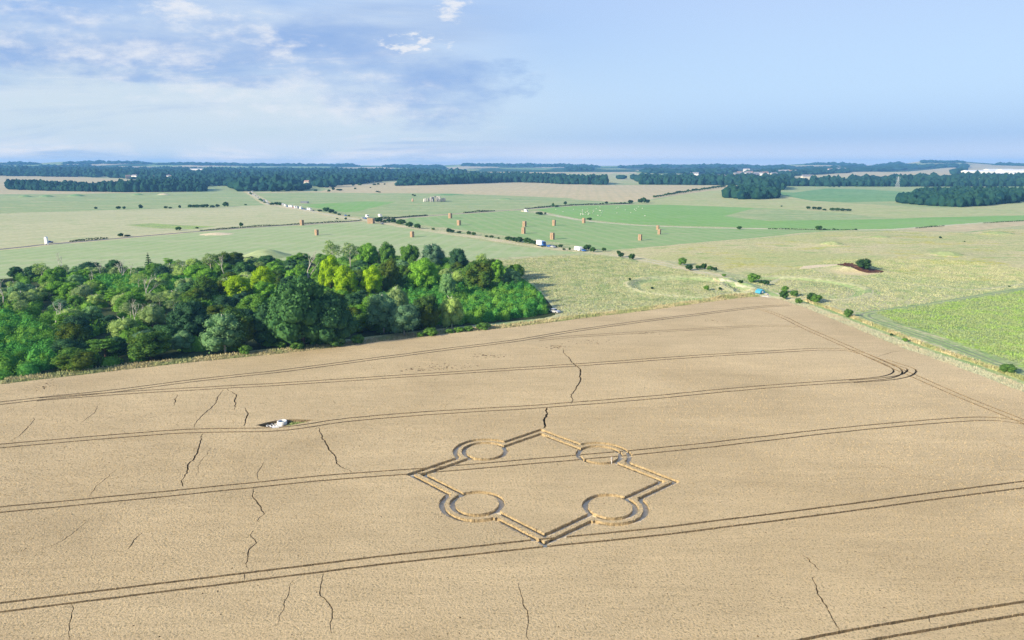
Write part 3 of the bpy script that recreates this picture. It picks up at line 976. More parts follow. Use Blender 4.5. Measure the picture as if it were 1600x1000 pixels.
for i in range(4):
    p, q = corners[i], corners[(i + 1) % 4]
    t = (q - p) / np.linalg.norm(q - p)
    n = np.array([-t[1], t[0]])
    if np.dot(ctr - p, n) > 0:
        n = -n                                             # outwards
    c = discs[i]
    print('side', i, 'offset of disc', round(float(np.dot(c - p, n)), 2), 'along', round(float(np.dot(c - p, t)), 2))
    for k, (rad, off) in enumerate(((RD + PW / 2 + PS, 0.0), (RD + PW / 2, PS))):
        a, b = inner(i, off) if off else p, inner((i + 1) % 4, off) if off else q
        d = float(np.dot(c - a, n))                         # < 0 : the disc lies inside this line
        half = math.sqrt(max(rad * rad - d * d, 0.01))
        m = float(np.dot(c - a, t))
        pathpoly([a - t * (PW * 0.35), a + t * (m - half)])
        pathpoly([a + t * (m + half), b + t * (PW * 0.35)])
        if k == 0:                                          # the outward arc
            th0 = math.atan2(np.dot(a + t * (m - half) - c, n), np.dot(a + t * (m - half) - c, t))
            th1 = math.atan2(np.dot(a + t * (m + half) - c, n), np.dot(a + t * (m + half) - c, t))
            arc = [c + rad * (t * math.cos(x) + n * math.sin(x)) for x in np.linspace(th0, th1, 34)]
            pathpoly(arc)
        else:
            ro = ellipse(c, rad + PW / 2, rad + PW / 2, 70, 0.012)
            ri = ellipse(c, rad - PW / 2, rad - PW / 2, 60, 0.012)
            h = len(ro) // 2
            # two half rings so that every outline stays simple
            for a0 in (0.0, math.pi):
                ang = np.linspace(a0 - 0.01, a0 + math.pi + 0.01, 36)
                ro = [(c[0] + (rad + PW / 2 + random.uniform(-.05, .05)) * math.cos(x), c[1] + (rad + PW / 2 + random.uniform(-.05, .05)) * math.sin(x)) for x in ang]
                ri = [(c[0] + (rad - PW / 2 + random.uniform(-.05, .05)) * math.cos(x), c[1] + (rad - PW / 2 + random.uniform(-.05, .05)) * math.sin(x)) for x in ang]
                TRENCH.append(('floor', ro + ri[::-1]))
# clearing round the concrete ring
TRENCH.append(('clear', [wz(a, b) for a, b in densify([(400, 664), (420, 659), (438, 655.5), (462, 655), (490, 656), (476, 660), (455, 664.5), (430, 667.5), (412, 667)], 4)]))

# canopy triangulation
NB = WHEAT
wpts = []
for r in np.geomspace(40, 420, 46):
    for a in np.arange(-47, 47, 1.0 if r > 120 else 1.5):
        x, y = r * math.sin(R(a)), r * math.cos(R(a))
        wpts.append((x + rng.uniform(-.3, .3), y + rng.uniform(-.3, .3)))
wpts = np.array(wpts)
wpts = wpts[inside(WHEAT, wpts[:, 0], wpts[:, 1])]
WD = densify(WHEAT, 1.0)
WD = [q + rng.normal(0, 0.10, 2) for q in WD]
WV, WF, wids = cdt(wpts, [WD] + [t[1] for t in TRENCH])
kind_of = [None] + [t[0] for t in TRENCH]
inw = np.array([0 in i for i in wids])
cut = np.array([any(j > 0 for j in i) for i in wids])
flo = np.array([any(j > 0 and kind_of[j] == 'floor' for j in i) for i in wids])
can = inw & ~cut
relief = np.array([mnoise.noise(Vector((x * 0.12, y * 0.12, 0))) for x, y in WV]) * 0.05
top3 = np.column_stack([WV, WH + relief])
# walls between the canopy and everything that is not canopy
E = np.concatenate([WF[:, [0, 1]], WF[:, [1, 2]], WF[:, [2, 0]]])
fc = np.tile(np.arange(len(WF)), 3)
nV = len(WV)
key = E[:, 0].astype(np.int64) * nV + E[:, 1]
rev = E[:, 1].astype(np.int64) * nV + E[:, 0]
order = np.argsort(key)
pos = np.searchsorted(key[order], rev)
pos = np.clip(pos, 0, len(key) - 1)
found = key[order][pos] == rev
nb = np.where(found, fc[order][pos], -1)
isw = can[fc] & ~((nb >= 0) & can[np.maximum(nb, 0)])
WE = E[isw]
nsub = nV
low3 = np.column_stack([WV, np.full(nV, 0.0)])
allV = np.concatenate([top3, low3])
walls = np.column_stack([WE[:, 1], WE[:, 0], WE[:, 0] + nV, WE[:, 1] + nV])
u, inv = np.unique(np.concatenate([WF[can].ravel(), walls.ravel()]), return_inverse=True)
nct = int(can.sum()) * 3


def wheat_mat():
    m, nt, o = new_mat('ripe_wheat')
    tc = nd(nt, 'ShaderNodeTexCoord').outputs['Object']
    big = ramp(nt, nz(nt, tc, 0.018, 4, 0.6, 0.5), 0.35, 0.65)
    col = mixc(nt, big, (0.535, 0.412, 0.232), (0.62, 0.485, 0.280))
    st = nd(nt, 'ShaderNodeMapping', {'Vector': tc, 'Rotation': (0, 0, -0.22), 'Scale': (0.15, 1.6, 1.0)}).outputs[0]
    lay = nz(nt, nd(nt, 'ShaderNodeMapping', {'Vector': tc, 'Rotation': (0, 0, -0.22), 'Scale': (0.35, 1.0, 1.0)}).outputs[0], 0.09, 5, 0.65, 0.8)
    kk = nd(nt, 'ShaderNodeMapRange', {0: lay, 1: 0.3, 2: 0.7, 3: 0.88, 4: 1.08}).outputs[0]
    col = mixc(nt, 1.0, col, nd(nt, 'ShaderNodeCombineXYZ', {0: kk, 1: kk, 2: kk}).outputs[0], 'MULTIPLY')
    drill = nz(nt, st, 0.9, 3, 0.6)
    k = nd(nt, 'ShaderNodeMapRange', {0: drill, 1: 0.3, 2: 0.7, 3: 0.92, 4: 1.08}).outputs[0]
    col = mixc(nt, 1.0, col, nd(nt, 'ShaderNodeCombineXYZ', {0: k, 1: k, 2: k}).outputs[0], 'MULTIPLY')
    fn = nz(nt, tc, 3.4, 4, 0.75)
    f2 = ramp(nt, fn, 0.30, 0.52)
    col = mixc(nt, f2, (0.215, 0.18, 0.09), col)
    col = mixc(nt, nd(nt, 'ShaderNodeMath', {0: ramp(nt, nz(nt, tc, 5.0, 2, 0.6), 0.58, 0.70), 1: 0.55}, operation='MULTIPLY').outputs[0], col, (0.70, 0.54, 0.31))
    bs = nd(nt, 'ShaderNodeBump', {'Height': fn, 'Strength': 0.8, 'Distance': 0.25})
    b = nd(nt, 'ShaderNodeBsdfPrincipled', {'Base Color': col, 'Roughness': 0.85, 'Normal': bs.outputs[0]})
    b.inputs['Specular IOR Level'].default_value = 0.15
    nt.links.new(b.outputs[0], o.inputs[0])
    return m


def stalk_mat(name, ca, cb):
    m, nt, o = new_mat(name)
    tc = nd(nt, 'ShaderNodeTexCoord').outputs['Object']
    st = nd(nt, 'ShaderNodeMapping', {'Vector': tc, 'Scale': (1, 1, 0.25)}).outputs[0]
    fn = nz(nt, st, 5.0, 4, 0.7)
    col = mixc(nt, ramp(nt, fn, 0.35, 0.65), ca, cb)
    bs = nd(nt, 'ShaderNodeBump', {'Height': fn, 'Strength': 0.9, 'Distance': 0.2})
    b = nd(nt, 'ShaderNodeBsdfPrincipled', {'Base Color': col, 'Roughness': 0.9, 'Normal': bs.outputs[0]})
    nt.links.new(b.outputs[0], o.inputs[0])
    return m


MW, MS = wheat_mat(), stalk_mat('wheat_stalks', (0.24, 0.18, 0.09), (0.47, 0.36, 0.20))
MSD = stalk_mat('wheat_stalks_painted_shade', (0.08, 0.062, 0.032), (0.26, 0.19, 0.10))  # darker copy of the stalks: shade under the canopy painted into the colour
nbf = nb[isw]
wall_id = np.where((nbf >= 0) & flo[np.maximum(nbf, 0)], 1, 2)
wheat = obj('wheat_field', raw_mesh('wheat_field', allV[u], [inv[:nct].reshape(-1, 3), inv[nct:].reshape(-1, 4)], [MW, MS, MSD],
                                    np.concatenate([np.zeros(int(can.sum()), int), wall_id])))
tag(wheat, 'ripe golden brown wheat crop standing in the large foreground field', 'wheat', kind='stuff')
MFL = ground_mat('flattened_straw', (0.72, 0.62, 0.44), (0.78, 0.68, 0.50), (0.60, 0.50, 0.33), big=0.4, mid=1.5, fine=5.0, fine_amt=0.28, bump=0.5, bdist=0.1)
v, f = sub_mesh(np.column_stack([WV, np.full(nV, 0.10)]), WF[flo])
tag(obj('flattened_wheat_ground', raw_mesh('flattened', v, [f], [MFL])), 'pale flattened stalks on the floor of the pattern paths', kind='structure')


# loose ears: small upright tufts over the near crop and along every cut edge
def tuft_mesh(base, w, h, lean, seed, two=True):
    r = np.random.default_rng(seed)
    n = len(base)
    w = np.broadcast_to(w, n)
    h = np.broadcast_to(h, n)
    Vs, Fs = [], []
    for k in range(2 if two else 1):
        a = r.uniform(0, math.pi, n)
        d = np.column_stack([np.cos(a), np.sin(a), np.zeros(n)]) * (w / 2)[:, None]
        tip = np.column_stack([r.normal(0, lean, n), r.normal(0, lean, n), h * r.uniform(0.6, 1.3, n)])
        Vs += [base - d, base + d, base + tip]
        i0 = np.arange(n) + k * 3 * n
        Fs.append(np.column_stack([i0, i0 + n, i0 + 2 * n]))
    return np.concatenate(Vs), np.concatenate(Fs)


MT_ = leaf_mat('wheat_ears', (0.24, 0.195, 0.095), (0.74, 0.59, 0.35), 0.2, 0.0)
T3 = top3[WF[can]]
ar = 0.5 * np.abs(np.cross(T3[:, 1, :2] - T3[:, 0, :2], T3[:, 2, :2] - T3[:, 0, :2]))
cn = T3.mean(axis=1)
cd = np.hypot(cn[:, 0], cn[:, 1])
vis = (cn[:, 1] > 55) & (np.abs(cn[:, 0]) < 0.80 * cn[:, 1] + 8)
dens = np.where(vis, np.where(cd < 190, np.clip(16 * (75 / np.maximum(cd, 60)) ** 2.6, 0.0, 22), 0), 0)
ex = ar * dens
num = np.floor(ex + rng.uniform(0, 1, len(ex))).astype(int)
idx = np.repeat(np.arange(len(num)), num)
b1, b2 = rng.uniform(0, 1, len(idx)), rng.uniform(0, 1, len(idx))
sw = b1 + b2 > 1
b1[sw], b2[sw] = 1 - b1[sw], 1 - b2[sw]
tt = T3[idx]
base = tt[:, 0] + (tt[:, 1] - tt[:, 0]) * b1[:, None] + (tt[:, 2] - tt[:, 0]) * b2[:, None]
base[:, 2] -= 0.05
dd = np.hypot(base[:, 0], base[:, 1])
size = np.clip(0.11 * dd / 80, 0.10, 0.18)
print('tufts', len(base))
e0, e1 = top3[WE[:, 0]], top3[WE[:, 1]]
L_ = np.linalg.norm(e1 - e0, axis=1)
k_ = np.maximum(1, (L_ / 0.22).astype(int))
ei = np.repeat(np.arange(len(WE)), k_)
tpar = rng.uniform(0, 1, len(ei))
eb = e0[ei] + (e1 - e0)[ei] * tpar[:, None]
eb[:, 2] -= 0.12
iskind = flo[np.maximum(nbf, 0)][ei] | (rng.uniform(0, 1, len(ei)) < 0.12)
eb = eb[iskind & (eb[:, 1] > 55) & (np.hypot(eb[:, 0], eb[:, 1]) < 165)]
print('edge tufts', len(eb))
v1, f1 = tuft_mesh(base, size, size * 0.9, 0.06, 3)
v2, f2 = tuft_mesh(eb, 0.15, 0.20, 0.08, 4)
tf = np.concatenate([f1, f2 + len(v1)])
ears = obj('wheat_ears', raw_mesh('wheat_ears', np.concatenate([v1, v2]), [tf], [MT_], tint=rng.beta(2.2, 1.5, len(tf))), wheat)
ears['kind'] = 'stuff'


# ------------------------------------------------------------------ leaves
def ico(sub):
    import bmesh
    bm = bmesh.new()
    bmesh.ops.create_icosphere(bm, subdivisions=sub, radius=1.0)
    v = np.array([q.co[:] for q in bm.verts])
    f = np.array([[q.index for q in fc_.verts] for fc_ in bm.faces])
    bm.free()
    return v, f


ICO1, ICO2, ICO3 = ico(1), ico(2), ico(3)


def leaf_cards(rg, C, N, size):
    """quads centred on C with normals near N"""
    n = len(C)
    N = N + rg.normal(0, 0.45, (n, 3))
    N /= np.linalg.norm(N, axis=1)[:, None]
    a = rg.normal(0, 1, (n, 3))
    U = np.cross(N, a)
    U /= np.linalg.norm(U, axis=1)[:, None]
    W = np.cross(N, U)
    s = size * rg.uniform(0.55, 1.35, n)
    U *= (s * 0.5)[:, None]
    W *= (s * 0.34)[:, None]
    V_ = np.concatenate([C - U, C - W + U * 0.1, C + U, C + W - U * 0.1])
    i = np.arange(n)
    return V_, np.column_stack([i, i + n, i + 2 * n, i + 3 * n])


def lobes_crown(seed, R_=5.0, z0=2.0, z1=10.0, nl=16, lr=(0.28, 0.45), n=2600, size=0.5, squash=0.85, core=True, shape='round', hang=0.0):
    rg = np.random.default_rng(seed)
    zc, zh = (z0 + z1) / 2, (z1 - z0) / 2
    Ls = []
    for i in range(nl):
        th = 2.4 * i + rg.uniform(-0.4, 0.4)
        k = (i + 0.5) / nl
        cz = 1 - 1.85 * k
        if shape == 'round':
            rr = math.sqrt(max(0.05, 1 - cz * cz))
        elif shape == 'column':
            rr = 0.8 - 0.5 * abs(cz)
        elif shape == 'flat':
            rr = rg.uniform(0.3, 1.0)
            cz = rg.uniform(-0.8, 1.0)
        q = rg.uniform(0.55, 0.78)
        lrad = R_ * rg.uniform(*lr)
        Ls.append((np.array([math.cos(th) * rr * R_ * q, math.sin(th) * rr * R_ * q, zc + cz * zh * q]), lrad))
    Ls.append((np.array([0, 0, zc]), R_ * 0.55))
    C, N = [], []
    tot = sum(l[1] ** 2 for l in Ls)
    for c, lr_ in Ls:
        m = int(n * lr_ ** 2 / tot)
        d = rg.normal(0, 1, (m, 3))
        d /= np.linalg.norm(d, axis=1)[:, None]
        d[:, 2] = np.where(d[:, 2] < -0.3, -d[:, 2], d[:, 2])
        p = c + d * lr_ * rg.uniform(0.80, 1.26, m)[:, None] * np.array([1, 1, squash])
        if hang:
            p[:, 2] -= rg.exponential(hang, m)
        C.append(p)
        N.append(d)
    C, N = np.concatenate(C), np.concatenate(N)
    keep = np.ones(len(C), bool)
    for c, lr_ in Ls:
        keep &= (np.linalg.norm((C - c) / np.array([1, 1, squash]), axis=1) > lr_ * 0.72)
    C, N = C[keep], N[keep]
    V_, F_ = leaf_cards(rg, C, N, size)
    tint = rg.beta(2, 2, len(F_))
    Fs = [F_]
    if core:
        cv, cf = [], []
        b = len(V_)
        for c, lr_ in Ls:
            v, f = ICO2
            dv = v * (1 + rg.uniform(-0.13, 0.13, len(v)))[:, None] * lr_ * 0.86 * np.array([1, 1, squash]) + c
            cv.append(dv)
            cf.append(f + b)
            b += len(v)
        V_ = np.concatenate([V_] + cv)
        cf = np.concatenate(cf)
        Fs = [cf, F_]
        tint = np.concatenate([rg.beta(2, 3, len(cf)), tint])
    return V_, Fs, tint


def conifer_crown(seed, R_=3.0, z0=1.0, z1=12.0, n=2400, size=0.5, droop=0.35):
    rg = np.random.default_rng(seed)
    k = rg.power(1.7, n)
    lev = np.round(k * 9) / 9
    zz = z1 - (z1 - z0) * lev
    rmax = R_ * (0.08 + 0.92 * lev)
    th = rg.uniform(0, 2 * math.pi, n)
    q = rg.uniform(0.15, 1, n) ** 0.5
    spoke = 0.8 + 0.2 * np.cos(th * 7 + lev * 20)
    r = rmax * q * spoke
    C = np.column_stack([r * np.cos(th), r * np.sin(th), zz - droop * r + rg.normal(0, 0.12, n)])
    N = np.column_stack([np.cos(th) * 0.5, np.sin(th) * 0.5, np.full(n, 0.9)])
    V_, F_ = leaf_cards(rg, C, N, size)
    return V_, [F_], rg.beta(2, 2, n)


def trunk_mesh(name, mat, h, r0, limbs=5, seed=0, spread=2.5, top=None):
    rg = random.Random(seed)
    m = MB()
    m.tube([(0, 0, -0.3), (0.05, 0, h * 0.4), (0.12 * rg.uniform(-1, 1), 0.1, h)], [r0, r0 * 0.75, r0 * 0.35], 7)
    for i in range(limbs):
        a = i * 2.4 + rg.uniform(-.3, .3)
        z = h * rg.uniform(0.35, 0.85)
        s = spread * rg.uniform(0.6, 1.1)
        m.tube([(0, 0, z), (math.cos(a) * s * 0.5, math.sin(a) * s * 0.5, z + s * 0.45), (math.cos(a) * s, math.sin(a) * s, z + s * 0.8)], [r0 * 0.4, r0 * 0.25, r0 * 0.1], 5)
    return m.mesh(name, [mat], True)


BARK = plain('bark', (0.10, 0.075, 0.05), 0.95, var=0.35, scale=4)
PALEB = plain('pale_bark', (0.46, 0.44, 0.38), 0.9, var=0.25, scale=3)
LEAF = {
    'oak': leaf_mat('oak_leaves', (0.041, 0.121, 0.034), (0.138, 0.249, 0.044), 0.3, 0.30, (0.099, 0.147, 0.024)),
    'dark': leaf_mat('dark_leaves', (0.030, 0.091, 0.041), (0.082, 0.182, 0.068), 0.25, 0.25),
    'lime': leaf_mat('bright_leaves', (0.22, 0.38, 0.014), (0.42, 0.62, 0.030), 0.4, 0.05),
    'fresh': leaf_mat('fresh_leaves', (0.103, 0.260, 0.035), (0.236, 0.456, 0.067), 0.35, 0.25),
    'willow': leaf_mat('willow_leaves', (0.165, 0.274, 0.083), (0.358, 0.490, 0.156), 0.3, 0.22),
    'grey': leaf_mat('grey_green_leaves', (0.089, 0.211, 0.093), (0.219, 0.368, 0.153), 0.3, 0.25),
    'bramble': leaf_mat('bramble_leaves', (0.042, 0.195, 0.041), (0.137, 0.406, 0.078), 0.3, 0.0, (0.160, 0.342, 0.051)),
    'bush': leaf_mat('hawthorn_leaves', (0.020, 0.060, 0.020), (0.055, 0.115, 0.035), 0.15, 0.30),
    'bushl': leaf_mat('light_bush_leaves', (0.06, 0.15, 0.03), (0.15, 0.28, 0.055), 0.2, 0.2),
    'far': leaf_mat('far_tree_leaves_haze_tint', (0.005, 0.026, 0.030), (0.024, 0.072, 0.046), 0.0, 0.0, (0.022, 0.062, 0.036)),  # blue of distance and grading painted into the leaf colour
}


def tree_proto(kind, seed):
    if kind == 'oak':
        g = lobes_crown(seed, 5.6, -0.6, 11.5, 26, lr=(0.24, 0.40), n=5600, size=0.55)
        lm, bk = 'oak', BARK
    elif kind == 'dark':
        g = lobes_crown(seed, 5.2, -0.8, 10.5, 24, lr=(0.24, 0.40), n=5200, size=0.5)
        lm, bk = 'dark', BARK
    elif kind == 'lime':
        g = lobes_crown(seed, 5.0, 0.2, 11.0, 26, lr=(0.22, 0.36), n=5200, size=0.5)
        lm, bk = 'lime', BARK
    elif kind == 'fresh':
        g = lobes_crown(seed, 4.8, 0.0, 10.5, 22, lr=(0.24, 0.38), n=4600, size=0.5)
        lm, bk = 'fresh', BARK
    elif kind == 'willow':
        g = lobes_crown(seed, 5.0, 0.2, 9.5, 18, n=5200, size=0.42, hang=0.5, lr=(0.3, 0.5))
        lm, bk = 'willow', PALEB
    elif kind == 'grey':
        g = lobes_crown(seed, 4.4, 0.0, 10.0, 20, n=4400, size=0.42, hang=0.35)
        lm, bk = 'grey', PALEB
    elif kind == 'pine':
        g = lobes_crown(seed, 4.8, 3.0, 11.5, 18, lr=(0.24, 0.36), n=3000, size=0.5, squash=0.35, shape='flat')
        lm, bk = 'fresh', BARK
    elif kind == 'open':
        g = lobes_crown(seed, 4.6, 3.5, 11.5, 13, lr=(0.20, 0.32), n=1500, size=0.5, core=False)
        lm, bk = 'willow', PALEB
    elif kind == 'conifer':
        g = conifer_crown(seed)
        lm, bk = 'dark', BARK
    me = raw_mesh(kind + '_crown', g[0], g[1], [LEAF[lm]], tint=g[2])
    tm = trunk_mesh(kind + '_trunk', bk, 9.5 if kind != 'conifer' else 11.5, 0.38 if kind not in ('open', 'grey') else 0.26, 6 if kind != 'conifer' else 0, seed)
    return me, tm


PROTO = {}
for kd in ('oak', 'dark', 'lime', 'fresh', 'willow', 'grey', 'pine', 'open', 'conifer'):
    PROTO[kd] = [tree_proto(kd, 10 + i * 7 + hash(kd) % 1 + len(kd)) for i in range(2 if kd in ('conifer', 'pine', 'lime') else 3)]
TNAME = {'oak': 'oak_tree', 'dark': 'yew_tree', 'lime': 'maple_tree', 'fresh': 'ash_tree', 'willow': 'willow_tree', 'grey': 'willow_tree', 'pine': 'pine_tree', 'open': 'birch_tree', 'conifer': 'spruce_tree'}
LOOK = {'oak': 'dark olive broad-crowned tree', 'dark': 'dense very dark green tree', 'lime': 'bright yellow-green tree', 'fresh': 'mid green rounded tree',
        'willow': 'pale grey-green feathery tree', 'grey': 'blue-grey green slender tree', 'pine': 'light green flat-layered tree', 'open': 'thin open-crowned tree with pale trunk', 'conifer': 'dark pointed conifer'}


def place_tree(kd, x, y, s, sz, label, group, rot=None, var=None):
    me, tm = PROTO[kd][random.randrange(len(PROTO[kd])) if var is None else var]
    e = bpy.data.objects.new(TNAME[kd], None)
    link(e)
    e.location = (x, y, float(Hf(x, y)) - 0.05)
    e.rotation_euler = (0, 0, random.uniform(0, 6.28) if rot is None else rot)
    e.scale = (s, s, sz)
    tag(e, label, 'tree', group)
    obj('crown', me, e)
    obj('trunk', tm, e)
    return e


GT_ = 'trees of the wood beside the wheat field'
HGT = {'oak': 11.5, 'dark': 10.5, 'lime': 11, 'fresh': 10.5, 'willow': 9.6, 'grey': 10.2, 'pine': 11.8, 'open': 11.7, 'conifer': 12}
WID = {'oak': 12.5, 'dark': 11.6, 'lime': 11.2, 'fresh': 10.6, 'willow': 11.2, 'grey': 9.8, 'pine': 10, 'open': 9.5, 'conifer': 6.0}
used = []


def feat(kd, x, yb, yt, w, label):
    """a tree whose foot is at pixel (x, yb), whose top shows at yt and whose crown is w pixels wide"""
    p = P(x, yb, 0)
    q = mpp(p)
    dist = math.hypot(p[0], p[1])
    hh = CAM_H - dist * math.tan(PITCH - math.atan((500 - yt) / FPX)) * 1.0
    hh = max(2.5, hh)
    s = w * q / WID[kd]
    place_tree(kd, p[0], p[1], s, hh / HGT[kd], label, GT_)
    used.append((p[0], p[1], w * q * 0.5))


feat('oak', 122, 577, 500, 74, 'broad olive-dark tree with visible trunk at the left end of the wheat-side wood edge')
feat('pine', 166, 562, 488, 54, 'light green layered tree between two dark broad trees near the wood front')
feat('oak', 236, 562, 486, 78, 'dark tree with yellowish leaf tips right of the light layered tree')
feat('dark', 300, 530, 448, 66, 'dark green tree with sunlit left half behind the front row of the wood')
feat('grey', 352, 552, 468, 72, 'grey-green tree with drooping lit left side on the wood front edge')
feat('oak', 372, 545, 466, 74, 'olive tree just left of the biggest dark tree on the wood front')
feat('dark', 474, 543, 420, 112, 'biggest darkest tree of the wood, tall and broad above the front edge')
feat('dark', 520, 540, 450, 84, 'very dark tree leaning against the right side of the biggest tree')
feat('dark', 425, 540, 462, 66, 'very dark tree under the left side of the biggest tree')
feat('lime', 372, 470, 417, 50, 'vivid yellow-green tree, left of the two touching in the middle of the wood')
feat('lime', 413, 462, 406, 46, 'vivid yellow-green tree, right and taller of the touching pair mid wood')
feat('lime', 518, 462, 393, 44, 'tall vivid yellow-green tree behind the biggest dark tree')
feat('lime', 541, 470, 409, 46, 'yellow-olive tree touching the tall yellow-green one on its right')
feat('lime', 582, 468, 411, 42, 'round bright green ball-shaped tree standing alone among darker crowns')
feat('oak', 610, 460, 403, 46, 'olive dark tree just right of the round bright green tree')
feat('fresh', 662, 460, 399, 50, 'green rounded tree above the bramble thicket')
feat('oak', 748, 456, 402, 62, 'dark rounded tree above the right end of the bramble thicket')
feat('oak', 322, 472, 416, 46, 'olive tree just left of the vivid yellow-green pair')
feat('fresh', 400, 500, 446, 60, 'yellowish green low tree in front of the vivid pair')
feat('willow', 46, 520, 464, 76, 'large pale willow-like tree near the left border of the photo')
feat('willow', 82, 538, 482, 44, 'smaller pale tree just right below the large pale willow-like one')
feat('fresh', 126, 500, 449, 36, 'bright mid green tree in the pale left part of the wood')
feat('grey', 600, 520, 452, 60, 'pale grey-green tree left of the bramble thicket')
feat('willow', 620, 500, 445, 46, 'pale feathery tree at the left end of the bramble thicket')
feat('oak', 665, 517, 458, 56, 'olive brown tipped tree in front of the bramble thicket')
feat('grey', 632, 525, 470, 60, 'grey-green dark based tree on the wood front left of the brambles')
feat('willow', 706, 512, 462, 42, 'pale green tree rising from the front of the bramble thicket')
feat('grey', 700, 470, 424, 30, 'small grey-green tree rising out of the brambles mid thicket')
feat('conifer', 47, 434, 399, 20, 'dark conifer on the back edge of the wood, nearest the left border')
feat('dark', 140, 428, 388, 44, 'dark round tree on the back edge of the wood left of the pointed conifer')
feat('dark', 180, 428, 386, 30, 'small dark tree on the back edge just left of the pointed conifer')
feat('conifer', 234, 428, 380, 22, 'lone pointed conifer rising above the back edge of the wood')
feat('fresh', 75, 432, 398, 50, 'green rounded tree on the back edge near the left border')
feat('open', 520, 420, 371, 34, 'tall open tree on the back edge above the yellow-green trees')
feat('open', 548, 420, 374, 34, 'open-crowned tall tree on the back edge, right of the tallest one')
feat('open', 330, 425, 383, 30, 'open tree on the back edge of the wood right of the pointed conifer')
feat('oak', 350, 424, 384, 40, 'olive tree on the back edge left of the grassy mound')
feat('fresh', 576, 420, 375, 36, 'green tree on the back edge right of the tall open trees')
feat('fresh', 605, 420, 374, 32, 'green tree on the back edge, tallest of the middle group')
feat('fresh', 640, 420, 378, 34, 'green rounded tree on the back edge above the ball-shaped tree')
feat('grey', 676, 420, 377, 40, 'blue-green tree on the back edge below a straw stack')
feat('dark', 716, 424, 386, 36, 'dark tree on the back edge towards its right end')
feat('open', 752, 432, 394, 24, 'small flat-topped open tree at the right end of the back edge')
feat('grey', 800, 452, 418, 34, 'grey-green tree on the right flank of the wood')
feat('fresh', 776, 440, 404, 26, 'yellowish small tree on the right flank of the wood')

# the rest of the wood
wx = np.array(WOOD)
x0, x1, y0, y1 = wx[:, 0].min(), wx[:, 0].max(), wx[:, 1].min(), wx[:, 1].max()
cand = rng.uniform(0, 1, (9000, 2)) * [x1 - x0, y1 - y0] + [x0, y0]
cand = cand[inside(WOOD, cand[:, 0], cand[:, 1])]


def to_px(x, y, z=0.0):
    dz = z - CAM_H
    dep = y * CP - dz * SP
    return 800 + FPX * x / dep, 500 - FPX * (y * SP + dz * CP) / dep


bramble_px = [(600, 470), (650, 449), (700, 447), (790, 450), (830, 446), (868, 480), (860, 492), (780, 505), (700, 512), (650, 510), (610, 490)]
bramble2_px = [(-60, 500), (40, 500), (75, 530), (95, 575), (0, 596), (-60, 603)]
bramble3_px = [(130, 440), (230, 436), (330, 446), (240, 462), (150, 455)]
count = 0
for x, y in cand:
    if count >= 215:
        break
    a, b = to_px(x, y)
    if a < -45:
        continue
    if inside(bramble_px, a, b) or (inside(bramble2_px, a, b) and rng.uniform() < 0.85) or (inside(bramble3_px, a, b) and rng.uniform() < 0.6):
        continue
    if any((x - u_) ** 2 + (y - v_) ** 2 < (0.55 * w_ + 3.4) ** 2 for u_, v_, w_ in used):
        continue
    row = (b - 410) / 150.0
    if a < 300 and b < 530:
        kd = rng.choice(['willow', 'grey', 'fresh', 'dark', 'open', 'pine'], p=[.36, .10, .26, .10, .10, .08])
    elif b > 500 + (600 - a) * 0.05 and a < 560:
        kd = rng.choice(['dark', 'oak', 'grey'], p=[.5, .35, .15])
    elif b < 440:
        kd = rng.choice(['fresh', 'dark', 'grey', 'oak', 'open', 'willow'], p=[.32, .18, .1, .18, .08, .14])
    else:
        kd = rng.choice(['oak', 'fresh', 'willow', 'dark', 'grey'], p=[.3, .30, .18, .14, .08])
    s = rng.uniform(0.55, 0.95)
    h = s * rng.uniform(0.75, 1.0)
    if b < 430:
        h *= 0.8
    if b > 555 or inside(bramble2_px, a, b):
        h *= 0.7
    h *= 0.92
    edge = min(np.hypot(wx[:, 0] - x, wx[:, 1] - y))
    if edge < 5.6 * s and b > 480 or edge < 3.5 * s:
        continue
    zone = 'back edge' if b < 445 else ('front edge' if b > 505 else 'middle')
    sd_ = 'left part' if a < 280 else ('central part' if a < 560 else 'right part')
    place_tree(str(kd), x, y, s, h, f'{LOOK[str(kd)]} among its like, {zone}, {sd_} of the wood', f'{LOOK[str(kd)]}s, {zone}, {sd_} of the wood')
    used.append((x, y, 5.0 * s))
    count += 1
print('wood trees', count + 46)


# dead white trees
def dead_mesh(seed):
    rg = random.Random(seed)
    m = MB()

    def grow(p, d, l, r, dep):
        q = p + d * l
        mid = p + d * l * 0.5 + Vector((rg.uniform(-.15, .15), rg.uniform(-.15, .15), 0)) * l * 0.4
        m.tube([p, mid, q], [r, r * 0.8, r * 0.6], 5)
        if dep == 0:
            return
        for k in range(rg.choice((2, 2, 3))):
            nd_ = (d + Vector((rg.uniform(-1, 1), rg.uniform(-1, 1), rg.uniform(-0.2, 0.6))) * 0.75).normalized()
            grow(q if k < 2 else mid, nd_, l * rg.uniform(0.55, 0.8), r * 0.6, dep - 1)
    grow(Vector((0, 0, 0)), Vector((0, 0, 1)), 5.0, 0.30, 4)
    return m.mesh('dead_tree', [PALEB], True)


